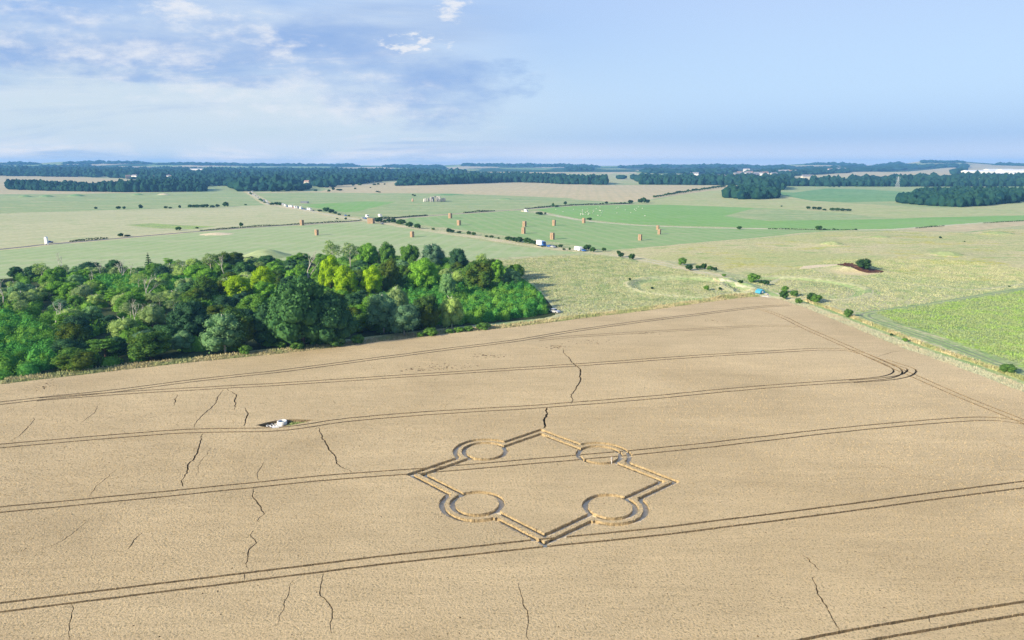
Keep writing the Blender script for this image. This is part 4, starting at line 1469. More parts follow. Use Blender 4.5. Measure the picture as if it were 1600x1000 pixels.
DEADM = [dead_mesh(s) for s in (1, 2, 5)]
for i, (a, b, hp, lb) in enumerate([
    (98, 434, 36, 'bare white dead tree at the back edge nearest the left border'), (158, 438, 32, 'bare white dead tree behind the pale trees, second from left'),
    (192, 442, 34, 'bare forked dead tree below the pointed conifer'), (205, 440, 28, 'small bare dead tree beside the forked one'),
    (352, 446, 42, 'tall bare white trunk left of the vivid yellow-green pair'), (482, 446, 52, 'tallest bare white dead tree beside the tall yellow-green tree'),
    (8, 480, 42, 'bare branched dead tree at the very left border'), (90, 515, 40, 'bare white dead tree right of the large pale willow-like tree'),
    (106, 515, 34, 'smaller bare dead tree beside the one near the pale willow'), (212, 512, 40, 'bare forked white tree above the yellow-tipped dark tree'),
    (224, 510, 34, 'bare white trunk beside the forked one above the yellow-tipped tree'), (230, 470, 38, 'bare dead tree in the pale middle of the left wood'),
    (145, 455, 30, 'small bare dead tree in the shrubby clearing of the wood')]):
    p = P(a, b, 0)
    o = obj('dead_tree', DEADM[i % 3], None, (p[0], p[1], -0.1))
    s = hp * mpp(p) / 11.5
    o.scale = (s, s, s)
    o.rotation_euler = (0, 0, i * 1.3)
    tag(o, lb, 'dead tree', 'bare dead trees in the wood')

# bushes
BUSHM = []
for sdd, mt in ((1, 'bush'), (2, 'bush'), (3, 'bush'), (4, 'bushl'), (5, 'bushl')):
    g = lobes_crown(40 + sdd, 0.5, 0.02, 0.95, 12, n=1100, size=0.085, squash=0.95)
    g[0][:, 2] = np.maximum(g[0][:, 2], -0.02)
    BUSHM.append(raw_mesh('bush', g[0], g[1], [LEAF[mt]], tint=g[2]))
ORD = ['first', 'second', 'third', 'fourth', 'fifth', 'sixth', 'seventh', 'eighth', 'ninth', 'tenth', 'eleventh', 'twelfth', 'thirteenth', 'fourteenth', 'fifteenth', 'sixteenth', 'seventeenth', 'eighteenth', 'nineteenth', 'twentieth',
       'twenty-first', 'twenty-second', 'twenty-third', 'twenty-fourth', 'twenty-fifth', 'twenty-sixth', 'twenty-seventh', 'twenty-eighth', 'twenty-ninth', 'thirtieth']


def bush(a, b, w, h, label, group=None, light=False, name='bush', cat='bush', flat=None):
    p = P(a, b, 0 if b > 400 else None)
    q = mpp(p)
    o = obj(name, BUSHM[random.randrange(3, 5) if light else random.randrange(0, 3)], None, (p[0], p[1], float(Hf(p[0], p[1])) - 0.05))
    o.scale = (w * q * 1.05, w * q * 1.05, h * q * 1.05)
    o.rotation_euler = (0, 0, random.uniform(0, 6.28))
    return tag(o, label, cat, group)


def bush_row(lst, fmt, group, **kw):
    for i, t in enumerate(lst):
        size_w = 'large' if t[2] >= 12 else ('small' if t[2] <= 6 else 'rounded')
        bush(*t[:4], label=fmt.format(o=ORD[i], s=size_w), group=group, light=len(t) > 4, **kw)


bush_row([(150, 327, 5, 4), (185, 327, 7, 5), (194, 327, 5, 5), (220, 326.5, 6, 7), (259, 326, 6, 4), (266, 326, 6, 3), (281, 325.5, 4, 5)],
         '{s} dark bush, {o} from left along the boundary left of the hedge clump', 'bushes along the far crop boundary')
bush_row([(297, 324.5, 7, 5), (303, 324.5, 7, 5), (309, 324.5, 8, 5), (316, 324.5, 6, 5), (322, 324.5, 9, 6), (332, 324.5, 8, 4), (340, 324, 6, 5), (353, 323.5, 9, 8), (384, 321, 4, 2.5)],
         '{s} dark bush, {o} from left in the hedge clump by the parked cars lane', 'bushes of the hedge clump')
bush_row([(189, 370, 8, 6), (199, 369.5, 9, 3), (279, 360, 9, 6), (308, 357.5, 5, 3), (377, 354.5, 6, 7)], '{s} dark bush, {o} from left beside the old road', 'bushes beside the old road')
bush_row([(375 + 50, 320.5, 8, 4), (432, 320.5, 8, 5), (438, 321, 7, 5), (500, 331, 8, 4), (509.5, 331.5, 11, 8), (517.5, 333.5, 10, 7), (524, 335, 6, 5), (530, 336.5, 6, 3), (545, 338.5, 4, 3), (527, 343, 4, 2.5), (540.5, 343.5, 4, 4)],
         '{s} dark bush, {o} from left along the lane of parked vans', 'bushes along the lane')
bush_row([(592, 348, 12, 8), (601, 348, 7, 5), (607.5, 347.5, 8, 6), (615, 349, 9, 8), (622, 350.5, 7, 5), (628, 351.5, 13, 9), (640, 355.5, 11, 9), (652.5, 357.5, 11, 8), (677, 359.5, 6, 3.5), (701, 363.5, 9, 7), (707, 363.5, 8, 5), (717.5, 365, 7, 4.5), (732.5, 367, 7, 6),
          (740.5, 368, 7, 5.5), (760, 370.5, 6, 3), (768, 371.5, 7, 4), (779, 373.5, 4, 3), (795, 376, 13, 7), (804, 378, 10, 8), (811, 379, 13, 9), (824, 380.5, 13, 9), (830, 381.5, 9, 8), (836.5, 383, 10, 8)],
         '{s} dark hedge bush, {o} from the big straw stack along the drove', 'hedge bushes along the drove')
bush_row([(847, 386, 4, 3), (869, 386.5, 4, 3.5), (875.5, 386.5, 8, 5), (881, 391, 5, 3.5), (890, 391.5, 4, 5), (917, 391.5, 12, 10), (926, 394, 9, 8), (943.5, 393, 7, 6.5)],
         '{s} bush, {o} from the lorry along the drove', 'bushes between the lorry and the meadow')
bush_row([(966.5, 397.5, 7, 6.5), (970, 402, 10, 8), (987, 405.5, 11, 9.5), (1066, 414.5, 14, 12, 1), (1076.5, 422.5, 12, 9.5), (1091, 421, 9, 7), (1099.5, 420.5, 10, 9.5), (1109, 422.5, 10, 7.5, 1), (1117.5, 424.5, 6, 8), (1131, 432, 7, 4.5, 1), (1157, 443.5, 9, 5),
          (1177, 441, 19, 14, 1), (1189, 443.5, 7, 6), (1196.5, 446, 10, 8.5), (1226, 457, 10, 11, 1), (1224, 468.5, 14, 14), (1241, 462.5, 13, 10, 1), (1247, 475.5, 11, 10, 1), (1267, 472, 14, 15), (1275, 473.5, 16, 14, 1)],
         '{s} green bush, {o} along the grassy track from the green field corner', 'bushes along the grassy track')
bush_row([(984, 441, 4, 5), (1019, 451.5, 5, 4), (1104, 453.5, 8.5, 8, 1), (1125, 453, 5.5, 4.5)], '{s} dark bush, {o} from left inside the left grass ring', 'bushes in the left grass ring')
bush_row([(1325, 495.5, 13, 13, 1), (1393, 524.5, 6, 4), (1414, 534, 8, 6, 1), (1574, 583, 24, 15, 1)], '{s} bush, {o} from the field corner on the weedy wheat margin', 'bushes on the right margin')
bush_row([(843, 335.5, 13, 4.5), (852, 335, 4, 3.5), (921, 344, 8, 4), (1155, 358.5, 8, 5.5), (1227, 358.5, 3, 2.5), (1279, 359.5, 11, 7.5), (1288, 359.5, 4, 3), (1303, 359, 4, 2.5), (1337, 359.5, 4, 2.5)],
         '{s} dark bush, {o} from left on the pale farm track', 'bushes on the farm track')
bush_row([(864, 324, 4, 7), (869, 323.5, 7, 2.5), (883, 320.5, 5, 6), (938, 319.5, 3, 2.5), (942, 319, 3, 2.5), (947.5, 318.5, 5, 4)], '{s} dark bush, {o} from left at the top edge of the sheep field', 'bushes above the sheep field')
bush_row([(648, 307, 4, 3), (645, 306, 3, 3), (589, 300.5, 5, 2.5), (593, 301, 5, 2), (552, 290.5, 5, 3), (562, 290, 6, 4), (555, 296, 4, 3), (579, 294, 3, 2), (585, 289.5, 6, 2.5), (591, 289, 5, 3), (601, 289, 3, 2.5), (493, 299, 6, 3), (514, 300, 5, 4), (521, 298, 5, 6), (530, 298, 10, 3)],
         '{s} dark far bush, {o} of those dotted over the far stubble', 'bushes dotted over the far stubble')
bush_row([(985, 318, 8, 6), (1000, 317.5, 8, 7), (1005, 317.5, 10, 9), (1012, 317.5, 7, 6), (976, 318, 4, 2), (970, 318, 4, 2)], '{s} dark tree-like bush, {o} of the clump above the green field', 'clump above the green field')
bush_row([(1263, 327, 7, 5), (1272, 327.5, 7, 5), (1280, 328, 8, 5), (1288, 329, 6, 3), (1300, 329.5, 8, 5), (1308, 329.5, 8, 5), (1317, 330, 9, 4.5), (1326, 330, 9, 4)], '{s} bush, {o} from left in the scrubby strip on the right down', 'scrubby strip bushes')
bush_row([(1221, 323, 3, 2), (1517, 366, 0, 0)][:1] + [(1469, 372.5, 4, 3.5), (1507, 378, 2.5, 2), (1297, 292.5, 5, 2.5), (1303, 292.5, 3, 1.5), (1311, 292.5, 4, 2), (1339, 292, 4, 2), (1352, 292, 4, 2), (1577, 448.5, 4, 2.5)],
         '{s} lone dark shrub, {o} from left across the right downland', 'lone shrubs on the downland')
bush(1349, 425, 23, 17, 'round green bush on the red-brown bracken mound')
far_hedge = [(1023 + 108 * t, 309 - 16.5 * t ** 0.9) for t in np.linspace(0, 1, 26)]
for i, (a, b) in enumerate(far_hedge):
    bush(a, b, random.uniform(4.5, 6.5), random.uniform(2.6, 4.8), f'dark far hedge bush, {ORD[i]} from the clump above the green field', 'far diagonal hedge bushes', name='hedge_bush')
bush_row([(384, 555.5, 18, 17, 1), (441, 545.0, 16, 13, 1), (466, 547.5, 22, 15, 1), (488, 541.0, 22, 21, 1), (487, 534.5, 12, 14, 1), (527, 543.5, 27, 21, 1), (560, 538.5, 20, 17, 1), (505, 540.5, 20, 20, 1), (657, 528.5, 12, 10, 1), (673, 526.5, 22, 16, 1), (702, 522.5, 14, 9, 1),
          (717, 520.5, 15, 10, 1), (733, 518.5, 16, 10, 1), (755, 516.5, 22, 13, 1)],
         '{s} clipped-looking shrub, {o} from left in front of the wood on the pale margin', 'round shrubs on the wood margin')

# hedge along the old road: a dark low continuous hedge
def hedge_strip(name, line, w, h, label, dens=1.6, size=0.6, seed=5, mat='bush', gap=0.0):
    rg = np.random.default_rng(seed)
    L = np.array(densify([np.array(q[:2]) for q in line], 1.0, False))
    T = np.gradient(L, axis=0)
    T /= np.maximum(np.linalg.norm(T, axis=1)[:, None], 1e-9)
    N = np.stack([-T[:, 1], T[:, 0]], 1)
    k = max(1, int(dens * 6))
    I = np.repeat(np.arange(len(L)), k)
    amp = 0.6 + 0.4 * np.sin(I * 0.13) * np.sin(I * 0.041 + 1)
    if gap:
        keep = (np.sin(I * 0.05) + np.sin(I * 0.017 + 2)) > gap
        I, amp = I[keep], amp[keep]
    an = rg.uniform(0, math.pi, len(I))
    xy = L[I] + N[I] * (np.cos(an) * w / 2)[:, None] + rg.normal(0, 0.3, (len(I), 2))
    z = Hf(xy[:, 0], xy[:, 1]) + np.sin(an) * h * amp * rg.uniform(0.7, 1.1, len(I))
    V_, F_ = leaf_cards(rg, np.column_stack([xy, z]), np.column_stack([N[I] * np.cos(an)[:, None], np.sin(an)]), size)
    o = obj(name, raw_mesh(name, V_, [F_], [LEAF[mat]], tint=rg.beta(2, 2, len(F_))))
    return tag(o, label, 'hedge')


hedge_strip('hedge', offset_line(ROAD[:45], 4.5), 1.6, 1.5, 'low dark broken hedge following the far side of the old road, left of the lane', 1.6, 0.9, 5, 'bush', -0.2)
hedge_strip('hedge', offset_line(ROAD[46:], 4.5), 2.5, 2.0, 'low dark hedge following the old road between the straw stack and the sheep field', 1.6, 1.2, 6, 'bush', -0.6)
hedge_strip('hedge', offset_line(FT[30:], -3), 1.2, 1.0, 'thin dark hedge line above the tan strip field', 1.0, 1.0, 8, 'bush', -0.5)
GB = gline([(398, 302), (408, 308), (424, 317)], 6)
hedge_strip('hedge', offset_line(GB, -8), 2.6, 2.4, 'dark scrubby hedge between the parked cars of the lane and the far grass', 1.0, 1.6, 9, 'bush', 0.2)


# ------------------------------------------------------------------ stuff: undergrowth of the wood
def scatter_bushes(name, sel_poly_px, n, rad, hgt, mat, seed, label, cards=220, size=0.42, world=None, names=None):
    rg = np.random.default_rng(seed)
    poly = world if world is not None else [P(a, b, 0)[:2] for a, b in sel_poly_px]
    pa = np.array(poly)
    c = rg.uniform(0, 1, (n * 6, 2)) * (pa.max(0) - pa.min(0)) + pa.min(0)
    c = c[inside(poly, c[:, 0], c[:, 1])][:n]
    wb = np.array(densify(WOOD, 2.0))
    if poly is not None and name != 'bracken_undergrowth':
        dm = np.array([np.hypot(wb[:, 0] - q[0], wb[:, 1] - q[1]).min() for q in c])
        c = c[dm > 3.4]
    Vs, Fs, Ts, b = [], [], [], 0
    Cs, Ns = [], []
    for x, y in c:
        r = rg.uniform(*rad)
        h = rg.uniform(*hgt)
        v, f = ICO2
        dv = v * (1 + rg.uniform(-0.15, 0.15, len(v)))[:, None] * np.array([r, r, h]) * 0.88 + np.array([x, y, 0])
        dv[:, 2] = np.maximum(dv[:, 2], -0.1)
        Vs.append(dv)
        Fs.append(f + b)
        b += len(v)
        d = rg.normal(0, 1, (cards, 3))
        d /= np.linalg.norm(d, axis=1)[:, None]
        d[:, 2] = np.abs(d[:, 2])
        Cs.append(d * np.array([r, r, h]) * rg.uniform(0.85, 1.15, cards)[:, None] + np.array([x, y, 0]))
        Ns.append(d)
    Vc, Fc = leaf_cards(rg, np.concatenate(Cs), np.concatenate(Ns), size)
    Vb, Fb = np.concatenate(Vs), np.concatenate(Fs)
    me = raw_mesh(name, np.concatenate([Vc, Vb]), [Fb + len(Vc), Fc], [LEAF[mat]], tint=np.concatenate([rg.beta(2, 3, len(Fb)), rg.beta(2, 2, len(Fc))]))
    return tag(obj(name, me), label, 'undergrowth', kind='stuff')


def inset_wood():
    w = np.array(WOOD)
    c = w.mean(0)
    return [tuple(c + (q - c) * 0.965) for q in w]


scatter_bushes('woodland_undergrowth', None, 900, (1.6, 3.2), (1.8, 4.2), 'fresh', 21, 'dark shrub layer filling the wood between and under its trees', 260, 0.5, inset_wood())
scatter_bushes('bramble_undergrowth', bramble_px, 430, (1.3, 2.8), (2.0, 4.4), 'bramble', 22, 'bright green bramble thicket filling the right part of the wood', 320, 0.42)
scatter_bushes('shrub_undergrowth', bramble2_px, 260, (1.5, 3.0), (2.5, 5.0), 'bramble', 23, 'green leafy thicket at the left front of the wood', 320, 0.42)
scatter_bushes('clearing_undergrowth', bramble3_px, 260, (1.6, 3.2), (2.0, 4.2), 'bramble', 24, 'low green scrub in the clearing at the back of the wood', 200, 0.5)
scatter_bushes('bracken_undergrowth', [(1312, 412.5), (1328, 412), (1345, 416), (1380, 424), (1376, 426), (1352, 426), (1338, 421)], 90, (0.5, 1.0), (0.4, 0.9), 'bush', 25, 'reddish brown bracken covering the mound under the round bush', 50, 0.3)
bpy.data.objects['bracken_undergrowth'].data.materials[0] = leaf_mat('bracken_leaves', (0.05, 0.022, 0.014), (0.15, 0.07, 0.04), 0.1, 0.0)


# tall grass on the margins
def grass_strip(name, poly, n, h, w, mat, label, seed):
    rg = np.random.default_rng(seed)
    pa = np.array(poly)
    c = rg.uniform(0, 1, (n * 12, 2)) * (pa.max(0) - pa.min(0)) + pa.min(0)
    c = c[inside(poly, c[:, 0], c[:, 1])][:n]
    if name == 'meadow_grass':
        for cc, rr in ((c1, 26.0), (c2, 29.0)):
            dq = np.hypot(c[:, 0] - cc[0], c[:, 1] - cc[1]) - rr
            c = c[~((dq > -5.5) & (dq < 1.2) & (rg.uniform(0, 1, len(c)) < 0.8))]
        for fn_, fm_, fp_ in FIELDS:
            if fn_ in ('bleached_mound_grass', 'weedy_mound_grass', 'bracken_ground', 'mown_path'):
                c = c[~inside(fp_, c[:, 0], c[:, 1])]
    b = np.column_stack([c, Hf(c[:, 0], c[:, 1])])
    v, f = tuft_mesh(b, w * rg.uniform(0.7, 1.3, len(b)), h * rg.uniform(0.6, 1.3, len(b)), 0.18, seed)
    return tag(obj(name, raw_mesh(name, v, [f], [mat], tint=rg.beta(2, 2, len(f)))), label, 'grass', kind='stuff')


GPAL = leaf_mat('pale_tall_grass', (0.30, 0.30, 0.14), (0.72, 0.62, 0.38), 0.2, 0.0, (0.36, 0.40, 0.18))
GSIL = leaf_mat('silvery_tall_grass', (0.38, 0.43, 0.28), (0.64, 0.62, 0.45), 0.2, 0.0, (0.55, 0.50, 0.34))
GGRN = leaf_mat('green_tall_grass', (0.14, 0.26, 0.07), (0.30, 0.42, 0.12), 0.2, 0.0, (0.36, 0.42, 0.16))
grass_strip('margin_tall_grass', off_edge(0, 0, left_edge[1:], 0.5, 6.0), 26000, 0.7, 0.45, GPAL, 'tall pale bleached grass between the wood and the wheat', 31)
grass_strip('edge_weeds', off_edge(0, 0, left_edge[1:], -0.6, 0.5), 7000, 0.35, 0.4, GGRN, 'thin line of green weeds along the left wheat edge', 32)
grass_strip('silvery_grass', off_edge(0, 0, right_edge, 0.6, 5.4), 24000, 0.5, 0.35, GSIL, 'silvery seeding weeds and grass beside the right wheat edge', 33)
grass_strip('edge_weeds', off_edge(0, 0, right_edge, -0.6, 0.6), 5000, 0.4, 0.4, GGRN, 'thin line of green weeds along the right wheat edge', 34)
grass_strip('orange_grass', off_edge(0, 0, right_edge, 8.6, 10.6), 7000, 0.6, 0.45, GPAL, 'narrow band of straw coloured grass beyond the green track', 35)
# tussocks over the rough meadow
mead = wp([(760, 410), (860, 400), (940, 399), (1050, 418), (1150, 440), (1190, 460), (1000, 486), (880, 498), (862, 470), (830, 440)], 30, z=0)
GMEA = leaf_mat('meadow_tussocks', (0.40, 0.43, 0.22), (0.54, 0.53, 0.31), 0.2, 0.0, (0.30, 0.38, 0.17))
grass_strip('meadow_grass', mead, 30000, 0.28, 0.42, GMEA, 'rough pale grass of the ring meadow right of the wood', 36)
mead2 = wp([(1200, 455), (1150, 432), (1200, 428), (1300, 405), (1500, 405), (1600, 420), (1600, 448), (1450, 474), (1350, 488), (1280, 475)], 30)
grass_strip('meadow_grass', mead2, 24000, 0.28, 0.42, GMEA, 'rough pale grass around the right grass ring', 37)
lush = wp([(1368, 488), (1450, 477), (1600, 454), (1640, 448), (1700, 600), (1600, 572), (1475, 526), (1400, 503)], 30)
GLUS = leaf_mat('lush_weed_leaves', (0.28, 0.37, 0.16), (0.36, 0.43, 0.18), 0.25, 0.0, (0.30, 0.45, 0.12))
grass_strip('lush_grass', lush, 14000, 0.35, 0.40, GLUS, 'bright yellow-green weeds of the right-hand weedy field', 38)
flowm = wp([(1180, 385), (1300, 372), (1600, 368), (1620, 405), (1400, 402), (1200, 398)], 30)


# ------------------------------------------------------------------ far woods (reading as one mass each)
GAPS = []


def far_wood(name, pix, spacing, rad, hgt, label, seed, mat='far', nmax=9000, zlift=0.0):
    rg = np.random.default_rng(seed)
    poly = wp(pix, 12)
    pa = np.array(poly)
    mn, mx_ = pa.min(0), pa.max(0)
    xs, ys = np.meshgrid(np.arange(mn[0], mx_[0], spacing), np.arange(mn[1], mx_[1], spacing))
    c = np.column_stack([xs.ravel(), ys.ravel()]) + rg.uniform(-0.45, 0.45, (xs.size, 2)) * spacing
    c = c[inside(poly, c[:, 0], c[:, 1])]
    if len(c) > nmax:
        c = c[rg.permutation(len(c))[:nmax]]
    for gx, gy, gw, gl in GAPS:
        d = np.array([gx, gy]) / math.hypot(gx, gy)
        al = c @ d - math.hypot(gx, gy)
        ac = np.abs(c[:, 0] * d[1] - c[:, 1] * d[0])
        c = c[~((al < gw * 0.6) & (al > -gl) & (ac < gw * 0.55))]
    near = np.hypot(*(c.mean(0))) < 2300
    v, f = ICO2 if near else ICO1
    n = len(c)
    r = rad * rg.uniform(0.6, 1.2, n)
    pn = np.array([mnoise.noise(Vector((x_ * 0.006, y_ * 0.006, seed))) for x_, y_ in c])
    h = hgt * rg.uniform(0.30, 0.66, n) * (1 + 0.6 * pn)
    z = Hf(c[:, 0], c[:, 1])
    jit = 1 + rg.uniform(-0.22, 0.22, (n, len(v)))
    VV = v[None] * jit[:, :, None]
    VV = VV * np.stack([r, r, h], 1)[:, None, :]
    VV[:, :, 2] += (z + h * 0.85)[:, None]
    VV[:, :, 0] += c[:, 0][:, None]
    VV[:, :, 1] += c[:, 1][:, None]
    FF = f[None] + (np.arange(n) * len(v))[:, None, None]
    tint = np.repeat(rg.beta(1.5, 1.8, n), len(f)) * 0.75 + rg.uniform(0, 0.25, n * len(f))
    print(name, n)
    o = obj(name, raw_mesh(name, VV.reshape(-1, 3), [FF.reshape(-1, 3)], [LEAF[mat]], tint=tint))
    return tag(o, label, 'wood', kind='stuff')


hs = [(60, 271), (106, 269.5), (124, 266), (151, 264.5), (140, 268.5), (165, 270), (172, 270), (163, 276), (201, 280.5), (211, 281), (216, 265.5), (241, 282), (262, 281.5), (270, 282), (290, 272), (263, 273), (336, 271), (341, 268.5), (363, 270), (375, 270.5), (385, 270), (372, 275),
      (440, 275), (446, 277), (452, 274.5), (465, 275), (378, 275.5), (474, 287.5), (480, 290.5), (585, 274.5), (594, 275), (741, 278.5)]
hs2 = [(1085, 277), (1100, 270.5), (1125, 281), (1129, 281.5), (1152, 277), (1156, 275.5), (1163, 276), (1168, 275), (1172, 274.5), (1166, 268.5), (1180, 279), (1195, 276), (1220, 271.5), (1228, 271.5), (1236, 272), (1240, 271), (1209, 276), (1297, 268.5), (1310, 267.5), (1317, 268),
       (1462, 260), (1184, 276.5), (1260, 282.5)]
for a, b in hs + hs2:
    q = P(a, b)
    GAPS.append((q[0], q[1], 24, 170))
q = P(308, 269.5)
GAPS.append((q[0], q[1], 66, 420))
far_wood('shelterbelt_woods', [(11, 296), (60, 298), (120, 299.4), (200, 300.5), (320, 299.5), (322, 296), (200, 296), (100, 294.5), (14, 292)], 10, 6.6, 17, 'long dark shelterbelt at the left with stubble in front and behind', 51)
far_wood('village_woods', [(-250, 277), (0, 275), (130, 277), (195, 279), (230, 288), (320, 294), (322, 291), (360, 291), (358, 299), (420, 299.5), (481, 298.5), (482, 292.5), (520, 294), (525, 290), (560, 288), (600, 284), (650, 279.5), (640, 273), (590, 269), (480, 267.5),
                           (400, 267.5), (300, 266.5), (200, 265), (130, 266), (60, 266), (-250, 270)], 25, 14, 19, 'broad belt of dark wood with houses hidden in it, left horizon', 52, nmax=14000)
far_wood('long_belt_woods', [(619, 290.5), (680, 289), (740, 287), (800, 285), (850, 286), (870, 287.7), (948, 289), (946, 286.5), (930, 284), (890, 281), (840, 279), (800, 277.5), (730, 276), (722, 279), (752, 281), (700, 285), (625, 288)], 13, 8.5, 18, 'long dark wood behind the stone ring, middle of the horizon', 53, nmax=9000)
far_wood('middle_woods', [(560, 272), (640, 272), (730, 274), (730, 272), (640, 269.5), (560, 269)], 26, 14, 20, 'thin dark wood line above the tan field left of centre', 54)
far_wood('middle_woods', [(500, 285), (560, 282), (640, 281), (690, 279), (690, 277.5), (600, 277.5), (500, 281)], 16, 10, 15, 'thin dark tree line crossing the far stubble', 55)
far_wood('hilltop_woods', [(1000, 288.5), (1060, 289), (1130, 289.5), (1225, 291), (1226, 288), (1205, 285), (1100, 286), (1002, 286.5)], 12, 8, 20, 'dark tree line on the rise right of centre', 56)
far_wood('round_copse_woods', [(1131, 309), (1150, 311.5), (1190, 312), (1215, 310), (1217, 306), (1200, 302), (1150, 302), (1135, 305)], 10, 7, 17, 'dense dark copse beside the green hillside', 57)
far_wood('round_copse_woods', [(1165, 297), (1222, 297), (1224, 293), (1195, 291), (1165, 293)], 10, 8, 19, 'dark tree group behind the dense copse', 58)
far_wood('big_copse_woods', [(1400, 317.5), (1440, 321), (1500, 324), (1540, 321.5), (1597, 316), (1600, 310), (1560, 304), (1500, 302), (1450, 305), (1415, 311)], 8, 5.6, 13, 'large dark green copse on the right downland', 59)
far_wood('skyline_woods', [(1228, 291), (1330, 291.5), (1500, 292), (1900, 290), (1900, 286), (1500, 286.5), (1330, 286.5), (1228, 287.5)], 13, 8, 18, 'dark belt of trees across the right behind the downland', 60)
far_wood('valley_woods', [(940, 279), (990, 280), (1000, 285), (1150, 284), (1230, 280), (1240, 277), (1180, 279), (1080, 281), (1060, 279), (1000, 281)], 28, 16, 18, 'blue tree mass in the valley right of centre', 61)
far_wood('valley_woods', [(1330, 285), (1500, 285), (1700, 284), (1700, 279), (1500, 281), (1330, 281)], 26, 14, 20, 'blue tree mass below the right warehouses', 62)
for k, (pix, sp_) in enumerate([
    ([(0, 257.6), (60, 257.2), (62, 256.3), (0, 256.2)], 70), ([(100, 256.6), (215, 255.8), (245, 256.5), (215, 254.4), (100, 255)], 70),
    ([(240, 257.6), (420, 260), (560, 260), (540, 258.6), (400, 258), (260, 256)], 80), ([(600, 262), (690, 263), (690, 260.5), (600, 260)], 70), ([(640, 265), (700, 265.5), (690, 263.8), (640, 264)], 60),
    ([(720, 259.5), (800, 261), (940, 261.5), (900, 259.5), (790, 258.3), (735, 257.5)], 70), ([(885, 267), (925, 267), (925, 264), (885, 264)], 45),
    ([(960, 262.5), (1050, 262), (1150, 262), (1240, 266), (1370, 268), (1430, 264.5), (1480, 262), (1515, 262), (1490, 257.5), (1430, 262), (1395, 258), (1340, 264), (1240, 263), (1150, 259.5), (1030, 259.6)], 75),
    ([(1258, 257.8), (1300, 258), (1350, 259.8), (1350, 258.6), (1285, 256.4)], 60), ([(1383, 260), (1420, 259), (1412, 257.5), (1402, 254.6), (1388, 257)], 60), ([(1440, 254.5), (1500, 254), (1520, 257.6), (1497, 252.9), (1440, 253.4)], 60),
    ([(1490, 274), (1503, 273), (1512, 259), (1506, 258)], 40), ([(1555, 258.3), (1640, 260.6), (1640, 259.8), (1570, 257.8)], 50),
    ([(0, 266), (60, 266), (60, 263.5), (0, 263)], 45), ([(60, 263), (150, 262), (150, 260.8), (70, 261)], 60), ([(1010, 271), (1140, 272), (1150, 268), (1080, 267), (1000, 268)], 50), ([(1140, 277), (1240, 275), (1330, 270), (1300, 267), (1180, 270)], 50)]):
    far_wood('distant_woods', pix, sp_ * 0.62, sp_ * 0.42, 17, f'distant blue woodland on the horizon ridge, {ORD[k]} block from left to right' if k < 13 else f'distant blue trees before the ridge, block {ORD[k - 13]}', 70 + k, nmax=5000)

# ------------------------------------------------------------------ straw stacks
def straw_mat():
    m, nt, o = new_mat('straw_bale')
    tc = nd(nt, 'ShaderNodeTexCoord').outputs['Object']
    n = nz(nt, nd(nt, 'ShaderNodeMapping', {'Vector': tc, 'Scale': (1, 1, 4)}).outputs[0], 3.0, 4, 0.7)
    col = mixc(nt, ramp(nt, n, 0.3, 0.7), (0.26, 0.18, 0.115), (0.43, 0.30, 0.195))
    b = nd(nt, 'ShaderNodeBsdfPrincipled', {'Base Color': col, 'Roughness': 0.95})
    nt.links.new(b.outputs[0], o.inputs[0])
    return m


MSTR = straw_mat()
SHEET = plain('dark_straw_end', (0.20, 0.13, 0.07), 0.9)


def stack_mesh(name, nx, ny, nzl, seed, bx=1.25, by=2.4, bz=0.9):
    """big square bales, every one slightly out of line"""
    rg = random.Random(seed)
    m = MB()
    for k in range(nzl):
        for i in range(nx):
            for j in range(ny):
                g = 0.06
                x0 = (i - nx / 2) * bx + rg.uniform(-.06, .06)
                y0 = (j - ny / 2) * by + rg.uniform(-.08, .08)
                m.box(x0 + g, x0 + bx - g, y0 + g, y0 + by - g, k * bz - (0.05 if k == 0 else 0), (k + 1) * bz - g, 0, 0.985, 0.99)
    return m.mesh(name, [MSTR])


STK = [stack_mesh('straw_stack', 2, 1, 5, s) for s in (1, 2, 3)]
SL = [(472, 352, 6.5, 8.5, 'straw stack on the verge of the ripening crop, left of the lane'), (495, 367.5, 6.5, 9, 'straw stack on the pale mint field, leftmost of that field'),
      (644, 370.5, 6.5, 9, 'straw stack on the pale mint field, right below the big stack'), (703.5, 341, 6, 8, 'straw stack by the road hedge below the stone ring'),
      (717, 352, 6.5, 8, 'straw stack in the green hay field, lower of the two left ones'), (819.5, 354, 6.5, 8.5, 'straw stack in the hay field, upper of a close pair'),
      (818, 365, 6.5, 10, 'straw stack in the hay field, lower of a close pair'), (865.5, 352.5, 6, 9, 'straw stack in the hay field between the pair and the farm track'),
      (912, 348.5, 5.5, 8, 'straw stack touching the pale farm track'), (863, 374, 7.5, 10.5, 'straw stack in the hay field nearest to the lorry'),
      (1027.5, 359, 5, 7, 'straw stack in the right hay field, upper of a touching pair'), (1030, 366, 5.5, 8, 'straw stack in the right hay field, lower of a touching pair'),
      (1000, 375.5, 6.5, 9.5, 'straw stack in the hay field left below the touching pair')]
for i, (a, b, w, h, lb) in enumerate(SL):
    p = P(a, b)
    q = mpp(p)
    o = obj('straw_stack', STK[i % 3], None, (p[0], p[1], p[2] - 0.03))
    o.scale = (w * q / 3.3, w * q / 3.3, h * q / 4.5)
    o.rotation_euler = (0, 0, -0.62 + 0.06 * math.sin(i * 2.1))
    tag(o, 'tall square ' + lb, 'straw stack', 'tall straw stacks in the fields')
p = P(580, 349)
q = mpp(p)
o = obj('straw_stack', stack_mesh('big_straw_stack', 5, 2, 5, 9), None, (p[0], p[1], p[2] - 0.03))
o.scale = (11.0 * q / 7.2,) * 2 + (8 * q / 4.5,)
o.rotation_euler = (0, 0, -0.3)
